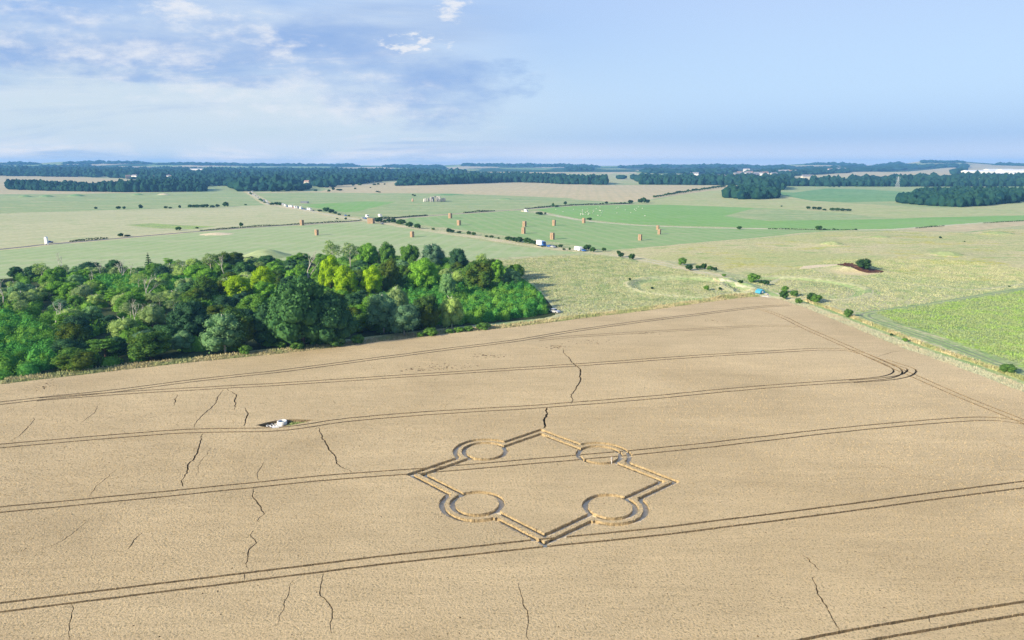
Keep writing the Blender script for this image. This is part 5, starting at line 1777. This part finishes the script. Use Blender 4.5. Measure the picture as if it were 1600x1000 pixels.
tag(o, 'widest straw stack, at the end of the lane beside the old road crossing', 'straw stack')

# ------------------------------------------------------------------ concrete ring in the wheat
CONC = plain('pale_concrete', (0.72, 0.68, 0.60), 0.85, var=0.12, scale=3, bump=0.3)
DARKW = plain('dark_water', (0.10, 0.20, 0.27), 0.15, var=0.1)
p = P(441, 662.5, 0)
m = MB()
prof = [(0.95, 0.0), (0.97, 0.62), (0.90, 0.68), (0.72, 0.68), (0.68, 0.60), (0.68, 0.1)]
n = 32
vs, fs = [], []
for k in range(n):
    a = 2 * math.pi * k / n
    vs += [(r * math.cos(a), r * math.sin(a), z) for r, z in prof]
L = len(prof)
for k in range(n):
    for j in range(L - 1):
        fs.append((k * L + j, ((k + 1) % n) * L + j, ((k + 1) % n) * L + j + 1, k * L + j + 1))
m.add(vs, fs)
tr = bpy.data.objects.new('water_trough', None)
link(tr)
tr.location = (p[0], p[1], 0.0)
tag(tr, 'round pale concrete ring trough standing in a chalky clearing of the wheat', 'trough')
obj('rim', m.mesh('trough_rim', [CONC], True), tr)
m = MB()
m.tube([(0, 0, 0.1), (0, 0, 0.42)], 0.69, 32)
obj('water', m.mesh('trough_water', [DARKW]), tr)
cp = [wz(a, b) for a, b in densify([(414, 664.5), (424, 661.5), (436, 660), (440, 662), (452, 664), (440, 666.5), (428, 667.2), (418, 667)], 3)]
V_, F_, _ = cdt([], [cp])
tag(obj('chalk_rubble_ground', raw_mesh('chalk_patch', np.column_stack([V_, np.full(len(V_), 0.02)]), [F_], [MAT['chalk']])), kind='structure')
m = MB()
rg = random.Random(4)
for _ in range(60):
    a, b = rg.uniform(416, 434), rg.uniform(661.5, 666.5)
    if inside(cp, *wz(a, b)):
        q = P(a, b, 0)
        s = rg.uniform(0.05, 0.16)
        m.box(q[0] - s, q[0] + s, q[1] - s, q[1] + s, 0, s * 0.8, 0, 0.5, 0.5)
tag(obj('chalk_rubble', m.mesh('chalk_rubble', [MAT['chalk']])), 'white broken chalk lumps strewn left of the concrete ring', 'rubble', kind='stuff')
grass_strip('clearing_weeds', [wz(a, b) for a, b in [(455, 656.5), (486, 656.5), (474, 660), (455, 664), (448, 664)]], 320, 0.3, 0.3, GGRN, 'green weeds in the clearing right of the concrete ring', 41)

# ------------------------------------------------------------------ stone ring
STONE = plain('sarsen_stone', (0.30, 0.30, 0.28), 0.9, var=0.3, scale=0.8, bump=0.6)
REDST = plain('lichened_stone', (0.50, 0.32, 0.24), 0.9, var=0.3, scale=0.8)


def stone(loc, w, d, h, rot, label, name='standing_stone', mat=STONE, z=None, cat='standing stone', tilt=0.0, group='stones of the ancient stone ring'):
    m = MB()
    rg = random.Random(int(abs(loc[0] * 7 + loc[1])))
    segs = 4
    rings = []
    for k in range(segs + 1):
        t = k / segs
        f = 1 - 0.18 * t + rg.uniform(-.05, .05)
        rings += [(a * w / 2 * f + rg.uniform(-.08, .08), b * d / 2 * f + rg.uniform(-.06, .06), t * h - (0.2 if k == 0 else 0)) for a, b in ((-1, -.8), (-.5, -1), (.5, -1), (1, -.8), (1, .8), (.5, 1), (-.5, 1), (-1, .8))]
    fs = [tuple(range(8))[::-1], tuple(range(segs * 8, segs * 8 + 8))]
    for k in range(segs):
        for j in range(8):
            fs.append((k * 8 + j, k * 8 + (j + 1) % 8, (k + 1) * 8 + (j + 1) % 8, (k + 1) * 8 + j))
    m.add(rings, fs)
    o = obj(name, m.mesh(name, [mat], True), None, (loc[0], loc[1], float(Hf(loc[0], loc[1])) if z is None else z))
    o.rotation_euler = (0, tilt, rot)
    tag(o, label, cat, group)
    return o


sc0 = P(680, 314.8)
rs = 14.5
gz = float(Hf(sc0[0], sc0[1]))
present = [0, 1, 2, 3, 4, 5, 6, 7, 10, 11, 12, 15, 16, 19, 20, 21, 22, 25, 26, 28, 29]
for k in present:
    a = 2 * math.pi * k / 30 - 0.9
    q = (sc0[0] + rs * math.cos(a), sc0[1] + rs * math.sin(a))
    stone(q, 2.1, 1.1, 4.3, a + math.pi / 2, 'grey upright block of the outer circle of the stone ring')
for k in present:
    if (k + 1) in present and k in (0, 1, 2, 5, 6, 20, 21, 28):
        a = 2 * math.pi * (k + 0.5) / 30 - 0.9
        q = (sc0[0] + rs * math.cos(a), sc0[1] + rs * math.sin(a))
        stone(q, 3.2, 1.1, 0.8, a + math.pi / 2, 'grey lintel block lying across two uprights of the outer circle', 'lintel_stone', z=gz + 4.25, cat='lintel stone')
for j, a in enumerate((0.3, 1.0, 1.8, 2.6, 3.6)):
    for s_ in (-1.6, 1.6):
        q = (sc0[0] + 6.8 * math.cos(a) - s_ * math.sin(a), sc0[1] + 6.8 * math.sin(a) + s_ * math.cos(a))
        if j == 3 and s_ > 0:
            continue
        stone(q, 2.3, 1.3, 6.2 + 0.4 * math.sin(j), a + math.pi / 2, 'tall grey upright of the inner horseshoe of the stone ring')
    if j != 3:
        q = (sc0[0] + 6.8 * math.cos(a), sc0[1] + 6.8 * math.sin(a))
        stone(q, 4.6, 1.4, 1.1, a + math.pi / 2, 'high grey lintel on a pair of inner horseshoe uprights', 'lintel_stone', z=gz + 6.1 + 0.4 * math.sin(j), cat='lintel stone')
q = P(663, 315.5)
stone(q, 2.4, 2.0, 4.6, 0.4, 'pale single boulder left of the stone ring', mat=CONC, group=None)
q = P(644.5, 315)
stone(q, 2.6, 2.2, 4.4, 0.2, 'reddish lone leaning boulder well left of the stone ring', mat=REDST, tilt=0.15, group=None)

# ------------------------------------------------------------------ vehicles
GLASS = plain('dark_glass', (0.03, 0.04, 0.05), 0.15, var=0.05, spec=0.6)
TYRE = plain('tyre', (0.02, 0.02, 0.02), 0.9, var=0.1)
PAINT = {'white': plain('white_paint', (0.80, 0.80, 0.78), 0.35, var=0.04, spec=0.5), 'silver': plain('silver_paint', (0.50, 0.52, 0.55), 0.35, 0.3, 0.04), 'blue': plain('blue_paint', (0.04, 0.14, 0.42), 0.35, var=0.05, spec=0.5),
         'red': plain('red_paint', (0.45, 0.04, 0.03), 0.35, var=0.05, spec=0.5), 'grey': plain('grey_paint', (0.18, 0.19, 0.21), 0.35, var=0.05), 'cream': plain('cream_paint', (0.75, 0.66, 0.50), 0.4, var=0.05),
         'teal': plain('teal_canvas', (0.05, 0.28, 0.42), 0.7, var=0.08)}


def wheel_mb(r=0.33, w=0.2):
    m = MB()
    m.tube([(0, -w / 2, 0), (0, w / 2, 0)], r, 14)
    return m.mesh('wheel', [TYRE])


WHL = wheel_mb()
BIGW = wheel_mb(0.5, 0.28)
VEH = {}


def vehicle_meshes(kind, colour):
    if (kind, colour) in VEH:
        return VEH[(kind, colour)]
    b, g = MB(), MB()
    if kind == 'car':
        W = 0.86
        b.prism([(-2.1, 0.3), (-2.12, 0.75), (-1.95, 0.92), (-1.1, 0.98), (1.0, 0.98), (1.95, 0.8), (2.12, 0.6), (2.1, 0.3)], -W, W)
        b.box(-1.35, 0.75, -0.72, 0.72, 0.95, 1.42, 0, 0.72, 0.9)
        g.box(-1.42, 0.86, -0.75, 0.75, 0.98, 1.34, 0, 0.74, 0.92)
        wh = [(-1.3, -0.78), (1.3, -0.78), (-1.3, 0.78), (1.3, 0.78)]
        wm = WHL
    elif kind == 'van':
        W = 1.0
        b.prism([(-2.9, 0.35), (-2.95, 2.5), (-2.8, 2.75), (1.5, 2.75), (1.75, 2.55), (2.2, 1.45), (2.85, 1.2), (2.95, 0.4)], -W, W)
        g.box(-2.2, -0.7, -1.015, 1.015, 1.5, 2.1)
        g.prism([(1.2, 1.5), (1.3, 2.3), (1.62, 2.3), (1.98, 1.5)], -1.015, 1.015)
        g.prism([(1.80, 2.45), (2.24, 1.48), (2.27, 1.48), (1.84, 2.45)], -0.85, 0.85)
        wh = [(-1.9, -0.9), (1.9, -0.9), (-1.9, 0.9), (1.9, 0.9)]
        wm = WHL
    elif kind == 'lorry':
        b.box(-4.2, 1.6, -1.25, 1.25, 0.9, 3.6, 0)
        b.prism([(1.75, 0.6), (1.75, 2.9), (2.0, 3.1), (3.1, 3.1), (3.4, 1.9), (3.5, 0.6)], -1.2, 1.2, 1)
        b.box(-4.1, 3.2, -1.0, 1.0, 0.5, 0.9, 1)
        g.prism([(2.2, 1.9), (2.2, 2.7), (3.0, 2.7), (3.2, 1.9)], -1.215, 1.215)
        g.prism([(3.16, 2.9), (3.40, 2.0), (3.44, 2.0), (3.2, 2.9)], -1.0, 1.0)
        wh = [(-3.2, -1.05), (-2.1, -1.05), (2.6, -1.05), (-3.2, 1.05), (-2.1, 1.05), (2.6, 1.05)]
        wm = BIGW
    elif kind == 'caravan':
        b.prism([(-2.6, 0.45), (-2.8, 1.2), (-2.6, 2.4), (-2.3, 2.6), (2.0, 2.6), (2.5, 2.3), (2.8, 1.2), (2.5, 0.45)], -1.1, 1.1)
        b.tube([(2.5, 0, 0.5), (3.6, 0, 0.45)], 0.06, 6)
        g.box(-1.9, -0.9, -1.115, 1.115, 1.3, 1.95)
        g.box(0.5, 1.6, -1.115, 1.115, 1.3, 1.95)
        wh = [(-0.2, -1.0), (-0.2, 1.0)]
        wm = WHL
    mats = [PAINT[colour], PAINT['blue']]
    VEH[(kind, colour)] = (b.mesh(kind + '_body', mats), g.mesh(kind + '_windows', [GLASS]), wh, wm, 0.33 if wm is WHL else 0.5)
    return VEH[(kind, colour)]


def vehicle(kind, colour, a, b, rot, label, group=None, scale=1.0):
    bm_, gm, wh, wm, wr = vehicle_meshes(kind, colour)
    p = P(a, b)
    e = bpy.data.objects.new({'car': 'parked_car', 'van': 'camper_van', 'lorry': 'parked_lorry', 'caravan': 'caravan'}[kind], None)
    link(e)
    e.location = p
    e.rotation_euler = (0, 0, rot)
    e.scale = (scale,) * 3
    tag(e, label, {'car': 'car', 'van': 'van', 'lorry': 'lorry', 'caravan': 'caravan'}[kind], group)
    obj('body', bm_, e)
    obj('window', gm, e)
    for x, y in wh:
        obj('wheel', wm, e, (x, y, wr))
    return e


lane_dir = math.atan2(*(np.array(P(490, 330)[:2]) - np.array(P(440, 321)[:2]))[::-1])
av_dir = math.atan2(*(np.array(P(420, 318)[:2]) - np.array(P(388, 300)[:2]))[::-1])
row1 = [(441, 321, 'van', 'white'), (444, 321.6, 'van', 'silver'), (446.5, 322.6, 'van', 'white'), (449.5, 323, 'car', 'blue'), (453, 323.8, 'van', 'white'), (456, 324.2, 'van', 'white'), (459, 324.8, 'car', 'red'), (461.5, 325.3, 'van', 'white'),
        (465, 325.8, 'van', 'silver'), (470, 326.5, 'van', 'white'), (473, 327, 'car', 'blue'), (476, 327.4, 'car', 'grey'), (479, 327.9, 'car', 'blue'), (482, 328.4, 'van', 'white'), (485, 328.9, 'van', 'white'), (489, 329.6, 'car', 'grey')]
for i, (a, b, k, c) in enumerate(row1):
    vehicle(k, c, a, b, lane_dir + (math.pi if i % 3 == 0 else 0), f'{c} {"camper van" if k == "van" else "car"} parked on the lane, {ORD[i]} right of the lane bend', 'vehicles parked along the lane')
row2 = [(389.5, 301.5, 'car', 'white'), (394, 301, 'van', 'white'), (392.5, 303.2, 'car', 'silver'), (395, 304.2, 'car', 'white'), (398, 303.8, 'car', 'white'), (399.5, 306.5, 'car', 'grey'), (401.5, 305.5, 'car', 'silver'), (403.5, 309, 'car', 'grey'), (407.5, 311.2, 'car', 'grey'),
        (412.5, 313, 'car', 'blue'), (412, 315, 'car', 'silver'), (417, 316, 'van', 'white'), (419.5, 318.5, 'car', 'silver')]
for i, (a, b, k, c) in enumerate(row2):
    vehicle(k, c, a, b, av_dir, f'{c} {"van" if k == "van" else "car"} in the far line of vehicles, {ORD[i]} from the dark woods', 'vehicles parked along the far lane')
for a, b, k, c, lb in [(540, 337.5, 'car', 'blue', 'blue car parked alone midway along the lane'), (567, 341.5, 'car', 'silver', 'silver car just left of the widest straw stack'), (571, 342, 'car', 'blue', 'blue car touching the silver one by the widest straw stack'),
                       (574, 339.8, 'van', 'white', 'white van behind the widest straw stack'), (594, 338.8, 'van', 'white', 'white van alone on the old road right of the widest straw stack'),
                       (822, 331.2, 'van', 'white', 'white van where the old road meets the farm track'), (817, 330.8, 'car', 'cream', 'cream car just left of the white van at the farm track'),
                       (597, 350.5, 'car', 'grey', 'grey car under the first drove bush'), (930, 319.3, 'car', 'silver', 'silver car on the old road above the sheep field')]:
    vehicle(k, c, a, b, lane_dir, lb)
drd = math.atan2(*(np.array(P(860, 387)[:2]) - np.array(P(830, 382)[:2]))[::-1])
vehicle('lorry', 'white', 846, 384.5, drd, 'white box lorry with blue cab parked at the end of the drove bushes')
vehicle('car', 'blue', 858.5, 386, drd, 'blue car parked in front of the box lorry')
vehicle('car', 'silver', 864, 387, drd, 'silver car parked just right of the blue one by the lorry')
vehicle('caravan', 'white', 903.5, 392, drd, 'white caravan standing on the drove left of two dark bushes')
vehicle('car', 'blue', 911, 392.6, drd, 'blue car hitched at the right end of the white caravan')
vehicle('car', 'silver', 866, 488.5, drd + 0.3, 'pale blue-silver car half hidden at the right tip of the wood', scale=1.0)
# white trailer tower on the road verge
m = MB()
m.box(-0.8, 0.8, -0.8, 0.8, 0.6, 4.6)
m.box(-1.2, 1.2, -0.1, 0.1, 0.45, 0.6)
m.prism([(-0.9, 4.6), (0, 5.1), (0.9, 4.6)], -0.9, 0.9)
for sx in (-1, 1):
    m.tube([(sx * 0.9, -0.3, 0.33), (sx * 0.9, 0.3, 0.33)], 0.33, 12)
p = P(73, 382)
o = obj('white_kiosk', m.mesh('white_kiosk', [PAINT['white']]), None, p)
tag(o, 'tall narrow white box on wheels beside the old road at the left', 'kiosk')
vehicle('car', 'blue', 77.5, 379.5, math.atan2(*(np.array(P(100, 377.5)[:2]) - np.array(P(60, 381)[:2]))[::-1]), 'blue car on the old road beside the narrow white box')


# tent and person by the field corner
m = MB()
m.prism([(-1.5, 0), (-1.1, 1.0), (0, 1.6), (1.1, 1.0), (1.5, 0)], -1.3, 1.3)
m.box(-0.35, 0.35, -1.32, -1.30, 0.05, 1.0, 1)
p = P(1187.5, 457.5, 0)
o = obj('tent', m.mesh('tent', [PAINT['teal'], PAINT['white']]), None, p)
o.rotation_euler = (0, 0, 0.5)
tag(o, 'small blue tent with white door near the top corner of the wheat', 'tent')

SKIN = plain('skin', (0.50, 0.30, 0.22), 0.6, var=0.05)
HAIR = plain('dark_hair', (0.05, 0.03, 0.02), 0.8, var=0.1)
CLB = plain('blue_cloth', (0.05, 0.10, 0.38), 0.9, var=0.1)
CLW = plain('white_cloth', (0.62, 0.60, 0.56), 0.9, var=0.08)


def person(loc, rot, label, top=CLB, legs=CLW):
    """one continuous skinned body, 1.75 m tall, in a relaxed stand"""
    J = {'pelvis': (0, 0, .95, .15), 'waist': (0, 0, 1.12, .13), 'chest': (0, 0, 1.34, .165), 'neck': (0, 0, 1.50, .055), 'head': (0, -0.01, 1.60, .085), 'crown': (0, 0, 1.70, .085),
         'lh': (.09, 0, .90, .10), 'lk': (.11, -.02, .50, .068), 'la': (.12, 0.02, .09, .045), 'lf': (.13, -.17, .04, .035),
         'rh': (-.09, 0, .90, .10), 'rk': (-.12, -.06, .50, .068), 'ra': (-.13, 0.03, .09, .045), 'rf': (-.14, -.16, .04, .035),
         'ls': (.19, 0, 1.42, .062), 'le': (.25, .03, 1.13, .045), 'lw': (.24, -.08, .88, .03), 'rs': (-.19, 0, 1.42, .062), 're': (-.26, .02, 1.13, .045), 'rw': (-.22, -.12, .90, .03)}
    Ed = [('pelvis', 'waist'), ('waist', 'chest'), ('chest', 'neck'), ('neck', 'head'), ('head', 'crown'), ('pelvis', 'lh'), ('lh', 'lk'), ('lk', 'la'), ('la', 'lf'), ('pelvis', 'rh'), ('rh', 'rk'), ('rk', 'ra'), ('ra', 'rf'),
          ('chest', 'ls'), ('ls', 'le'), ('le', 'lw'), ('chest', 'rs'), ('rs', 're'), ('re', 'rw')]
    for s_, w_ in (('l', 'lw'), ('r', 'rw')):                # five fingers on each hand
        x, y, z, _ = J[w_]
        J[s_ + 'palm'] = (x, y - .03, z - .08, .028)
        Ed.append((w_, s_ + 'palm'))
        for k in range(4):
            J[f'{s_}f{k}'] = (x, y - .06 + .02 * k, z - .17 + .008 * abs(k - 1), .008)
            Ed.append((s_ + 'palm', f'{s_}f{k}'))
        J[s_ + 't'] = (x * 0.86, y - .075, z - .10, .009)
        Ed.append((s_ + 'palm', s_ + 't'))
    nm = list(J)
    me = bpy.data.meshes.new('person_body')
    me.from_pydata([J[k][:3] for k in nm], [(nm.index(a), nm.index(b)) for a, b in Ed], [])
    o = bpy.data.objects.new('tmp', me)
    COL.objects.link(o)
    md = o.modifiers.new('s', 'SKIN')
    for i, k in enumerate(nm):
        me.skin_vertices[0].data[i].radius = (J[k][3], J[k][3] * 0.85)
        me.skin_vertices[0].data[i].use_root = (k == 'pelvis')
    o.modifiers.new('d', 'SUBSURF').levels = 1
    dg = bpy.context.evaluated_depsgraph_get()
    dg.update()
    nm_ = bpy.data.meshes.new_from_object(o.evaluated_get(dg))
    bpy.data.objects.remove(o)
    nm_.materials.clear()
    for q_ in (SKIN, legs, top, HAIR):
        nm_.materials.append(q_)
    for f_ in nm_.polygons:
        z, x = f_.center.z, abs(f_.center.x)
        f_.material_index = 3 if z > 1.66 or (z > 1.55 and f_.center.y > 0.03) else (0 if z > 1.5 or (x > 0.17 and z < 1.16 and z > 0.6) else (2 if z > 1.0 else 1))
        f_.use_smooth = True
    o = obj('person', nm_, None, loc)
    o.rotation_euler = (0, 0, rot)
    tag(o, label, 'person')
    return o


p = P(1199.5, 464.8, 0)
person(p, 0.4, 'person in blue top and white trousers standing at the chalky wheat corner').scale = (1.0, 1.0, 1.0)
p = P(955.5, 722.6, 0)
person(p, 1.2, 'person in white standing on the path of the upper right disc of the pattern', CLW, CLW).location = wz(955.5, 722)[0], wz(955.5, 722)[1], 0.05

# ------------------------------------------------------------------ sheep
WOOL = plain('wool', (0.70, 0.68, 0.60), 0.95, var=0.1, scale=8, bump=0.5)
FACE = plain('sheep_face', (0.10, 0.09, 0.08), 0.8)
m = MB()
m.tube([(-0.55, 0, 0.62), (-0.45, 0, 0.66), (-0.1, 0, 0.66), (0.35, 0, 0.68), (0.5, 0, 0.72)], [0.12, 0.30, 0.33, 0.30, 0.16], 10)
m.tube([(0.45, 0, 0.75), (0.62, 0, 0.66), (0.70, 0, 0.50)], [0.14, 0.11, 0.06], 8, 1)
for sx, sy in ((0.3, .14), (0.3, -.14), (-.35, .14), (-.35, -.14)):
    m.tube([(sx, sy, 0.5), (sx - 0.02, sy, 0.25), (sx, sy, 0.0)], [0.07, 0.045, 0.04], 6, 1)
for sy in (-.12, .12):
    m.tube([(0.58, sy * 0.7, 0.74), (0.56, sy * 1.9, 0.72)], [0.035, 0.015], 5, 1)
SHP = m.mesh('sheep', [WOOL, FACE], True)
rg = random.Random(12)
for i in range(44):
    a, b = (rg.uniform(905, 940), rg.uniform(329, 337.5)) if i < 18 else (rg.uniform(865, 1010), rg.uniform(324, 338))
    if b > 333 + (a - 860) * 0.09:
        continue
    p = P(a, b)
    o = obj('sheep', SHP, None, p)
    o.rotation_euler = (0, 0, rg.uniform(0, 6.28))
    o.scale = (1.05,) * 3
    tag(o, 'white woolly sheep grazing on the bright green field with many alike', 'sheep', 'sheep on the bright green field')

# ------------------------------------------------------------------ buildings far off
ROOFS = {'slate': plain('slate_roof', (0.22, 0.22, 0.24), 0.7), 'tile': plain('tile_roof', (0.30, 0.20, 0.16), 0.8)}
WALLS = {'white': plain('white_render', (0.75, 0.73, 0.68), 0.85, var=0.06), 'brick': plain('brick_wall', (0.34, 0.26, 0.21), 0.9, var=0.1), 'cream': plain('cream_render', (0.58, 0.53, 0.44), 0.85, var=0.06)}


def house(a, b, w, d, h, wall, roof, label, rot=0.3, group='houses of the distant village'):
    p = P(a, b)
    e = bpy.data.objects.new('village_house', None)
    link(e)
    e.location = (p[0], p[1], p[2] - 0.3)
    e.rotation_euler = (0, 0, rot)
    tag(e, label, 'house', group)
    m_ = MB()
    m_.box(-w / 2, w / 2, -d / 2, d / 2, 0, h)
    m_.prism([(-w / 2, h), (0, h), (w / 2, h)], -d / 2, d / 2) if False else None
    obj('wall', m_.mesh('house_wall', [WALLS[wall]]), e)
    m_ = MB()
    rh = d * 0.45
    m_.add([(-w / 2 - .4, -d / 2 - .4, h + .02), (w / 2 + .4, -d / 2 - .4, h + .02), (w / 2 + .4, d / 2 + .4, h + .02), (-w / 2 - .4, d / 2 + .4, h + .02), (-w / 2 - .2, 0, h + rh), (w / 2 + .2, 0, h + rh)],
           [(0, 1, 5, 4), (2, 3, 4, 5), (1, 2, 5), (3, 0, 4), (3, 2, 1, 0)])
    obj('roof', m_.mesh('house_roof', [ROOFS[roof]]), e)
    for i_, x in enumerate(np.linspace(-w / 2 + 1.5, w / 2 - 1.5, 3)):
        m_ = MB()
        m_.box(x - .6, x + .6, -d / 2 - .03, -d / 2 + .05, h * 0.5, h * 0.5 + 1.3)
        obj('window', m_.mesh('house_window', [GLASS]), e)
    m_ = MB()
    m_.box(w * 0.25, w * 0.25 + 1, -0.5, 0.5, h + rh * 0.6, h + rh + 1.2)
    obj('chimney', m_.mesh('house_chimney', [WALLS['brick']]), e)


for i, (a, b) in enumerate(hs):
    wl2, rf = [('white', 'slate'), ('cream', 'tile'), ('brick', 'tile')][i % 3]
    house(a, b - 0.6, rng.uniform(12, 20), 8, rng.uniform(9, 12), wl2, rf, f'{wl2} walled house showing above the trees, {ORD[i % 30]} from left in the {"wooded village" if i < 30 else "far village end"}', rng.uniform(-0.6, 0.6))
for i, (a, b) in enumerate(hs2):
    wl2, rf = [('white', 'slate'), ('cream', 'slate'), ('white', 'tile')][i % 3]
    house(a, b, rng.uniform(18, 34), 12, rng.uniform(10, 14), wl2, rf, f'pale distant house on the blue right-hand slope, {ORD[i % 30]} of the scattered valley houses', rng.uniform(-0.6, 0.6), 'houses of the distant valley')


def shed(name, a, b, w, d, h, rot, label, wall, cat='warehouse'):
    p = P(a, b)
    e = bpy.data.objects.new(name, None)
    link(e)
    e.location = (p[0], p[1], p[2] - 0.3)
    e.rotation_euler = (0, 0, rot)
    tag(e, label, cat)
    m_ = MB()
    m_.box(-w / 2, w / 2, -d / 2, d / 2, 0, h)
    obj('wall', m_.mesh('shed_wall', [wall]), e)
    m_ = MB()
    m_.prism([(-d / 2 - .3, h + .02), (0, h + d * 0.10), (d / 2 + .3, h + .02)], -w / 2 - .3, w / 2 + .3)
    r_ = obj('roof', m_.mesh('shed_roof', [PAINT['white'] if wall is WALLS['white'] else ROOFS['slate']]), e)
    r_.rotation_euler = (0, 0, math.pi / 2)
    for x in np.linspace(-w * 0.35, w * 0.35, 4):
        m_ = MB()
        m_.box(x - w * 0.04, x + w * 0.04, -d / 2 - .05, -d / 2 + .1, 0.2, h * 0.55)
        obj('door', m_.mesh('shed_door', [PAINT['grey']]), e)


shed('warehouse', 308, 269.5, 62, 24, 16, 0.0, 'long white hall above the trees of the left village', WALLS['white'], 'hall')
shed('warehouse', 1531, 273, 130, 40, 14, 0.05, 'white warehouse, left one of the row at the right horizon', WALLS['white'])
shed('warehouse', 1560, 270.5, 110, 40, 14, 0.0, 'white warehouse set back in the middle of the row', WALLS['white'])
shed('warehouse', 1585, 273.5, 120, 40, 18, 0.0, 'white warehouse, widest of the row near the right border', WALLS['white'])
shed('warehouse', 1552, 276.5, 90, 30, 11, 0.1, 'low white warehouse in front of the row above the tree belt', WALLS['white'])
shed('warehouse', 1600, 277, 100, 30, 12, 0.1, 'low white warehouse at the very right border', WALLS['white'])
shed('farm_shed', 476, 317.5, 10, 5, 2.4, -0.1, 'low dark open shed on the pasture behind the parked vans', PAINT['grey'], 'shed')

# ------------------------------------------------------------------ pylons
STEEL = plain('galvanised_steel', (0.55, 0.57, 0.58), 0.6, 0.2)


def pylon(a, b, h, label):
    p = P(a, b)
    e = bpy.data.objects.new('power_pylon', None)
    link(e)
    e.location = p
    tag(e, label, 'pylon', 'pylons before the right tree belt')
    m_ = MB()

    def wd(z):
        return 3.2 * (1 - z / h) ** 1.2 + 0.5
    zs = np.linspace(0, h, 9)
    for sx, sy in ((-1, -1), (1, -1), (1, 1), (-1, 1)):
        m_.tube([(sx * wd(z), sy * wd(z), z) for z in zs], 0.16, 4)
    for z0_, z1_ in zip(zs[:-1], zs[1:]):
        for s_ in (-1, 1):
            m_.tube([(-wd(z0_), s_ * wd(z0_), z0_), (wd(z1_), s_ * wd(z1_), z1_)], 0.10, 4)
            m_.tube([(wd(z0_), s_ * wd(z0_), z0_), (-wd(z1_), s_ * wd(z1_), z1_)], 0.10, 4)
            m_.tube([(s_ * wd(z0_), -wd(z0_), z0_), (s_ * wd(z1_), wd(z1_), z1_)], 0.10, 4)
    obj('tower', m_.mesh('pylon_tower', [STEEL]), e)
    for z in (h * 0.66, h * 0.80, h * 0.93):
        m_ = MB()
        m_.tube([(-5.5, 0, z), (5.5, 0, z)], 0.18, 4)
        m_.tube([(-5.5, 0, z), (0, 0, z + 1.6), (5.5, 0, z)], 0.12, 4)
        obj('cross_arm', m_.mesh('pylon_arm', [STEEL]), e)


pylon(1402, 292.5, 24, 'thin grey lattice pylon left above the big copse')
pylon(1531, 291.5, 20, 'thin grey lattice pylon right above the big copse')

# ------------------------------------------------------------------ air
def make_haze():
    m, nt, o = new_mat('summer_haze')
    v = nd(nt, 'ShaderNodeVolumePrincipled', {'Color': (0.20, 0.52, 1.0, 1), 'Density': 0.00012, 'Anisotropy': 0.0})
    nt.links.new(v.outputs[0], o.inputs['Volume'])
    mb = MB()
    mb.box(-9800, 9800, -9800, 9800, -4, 136)
    h = obj('haze', mb.mesh('haze', [m]))
    tag(h, kind='stuff')


make_haze()
print('objects', len(sc.objects), 'faces', sum(len(o.data.polygons) for o in sc.objects if o.type == 'MESH'))
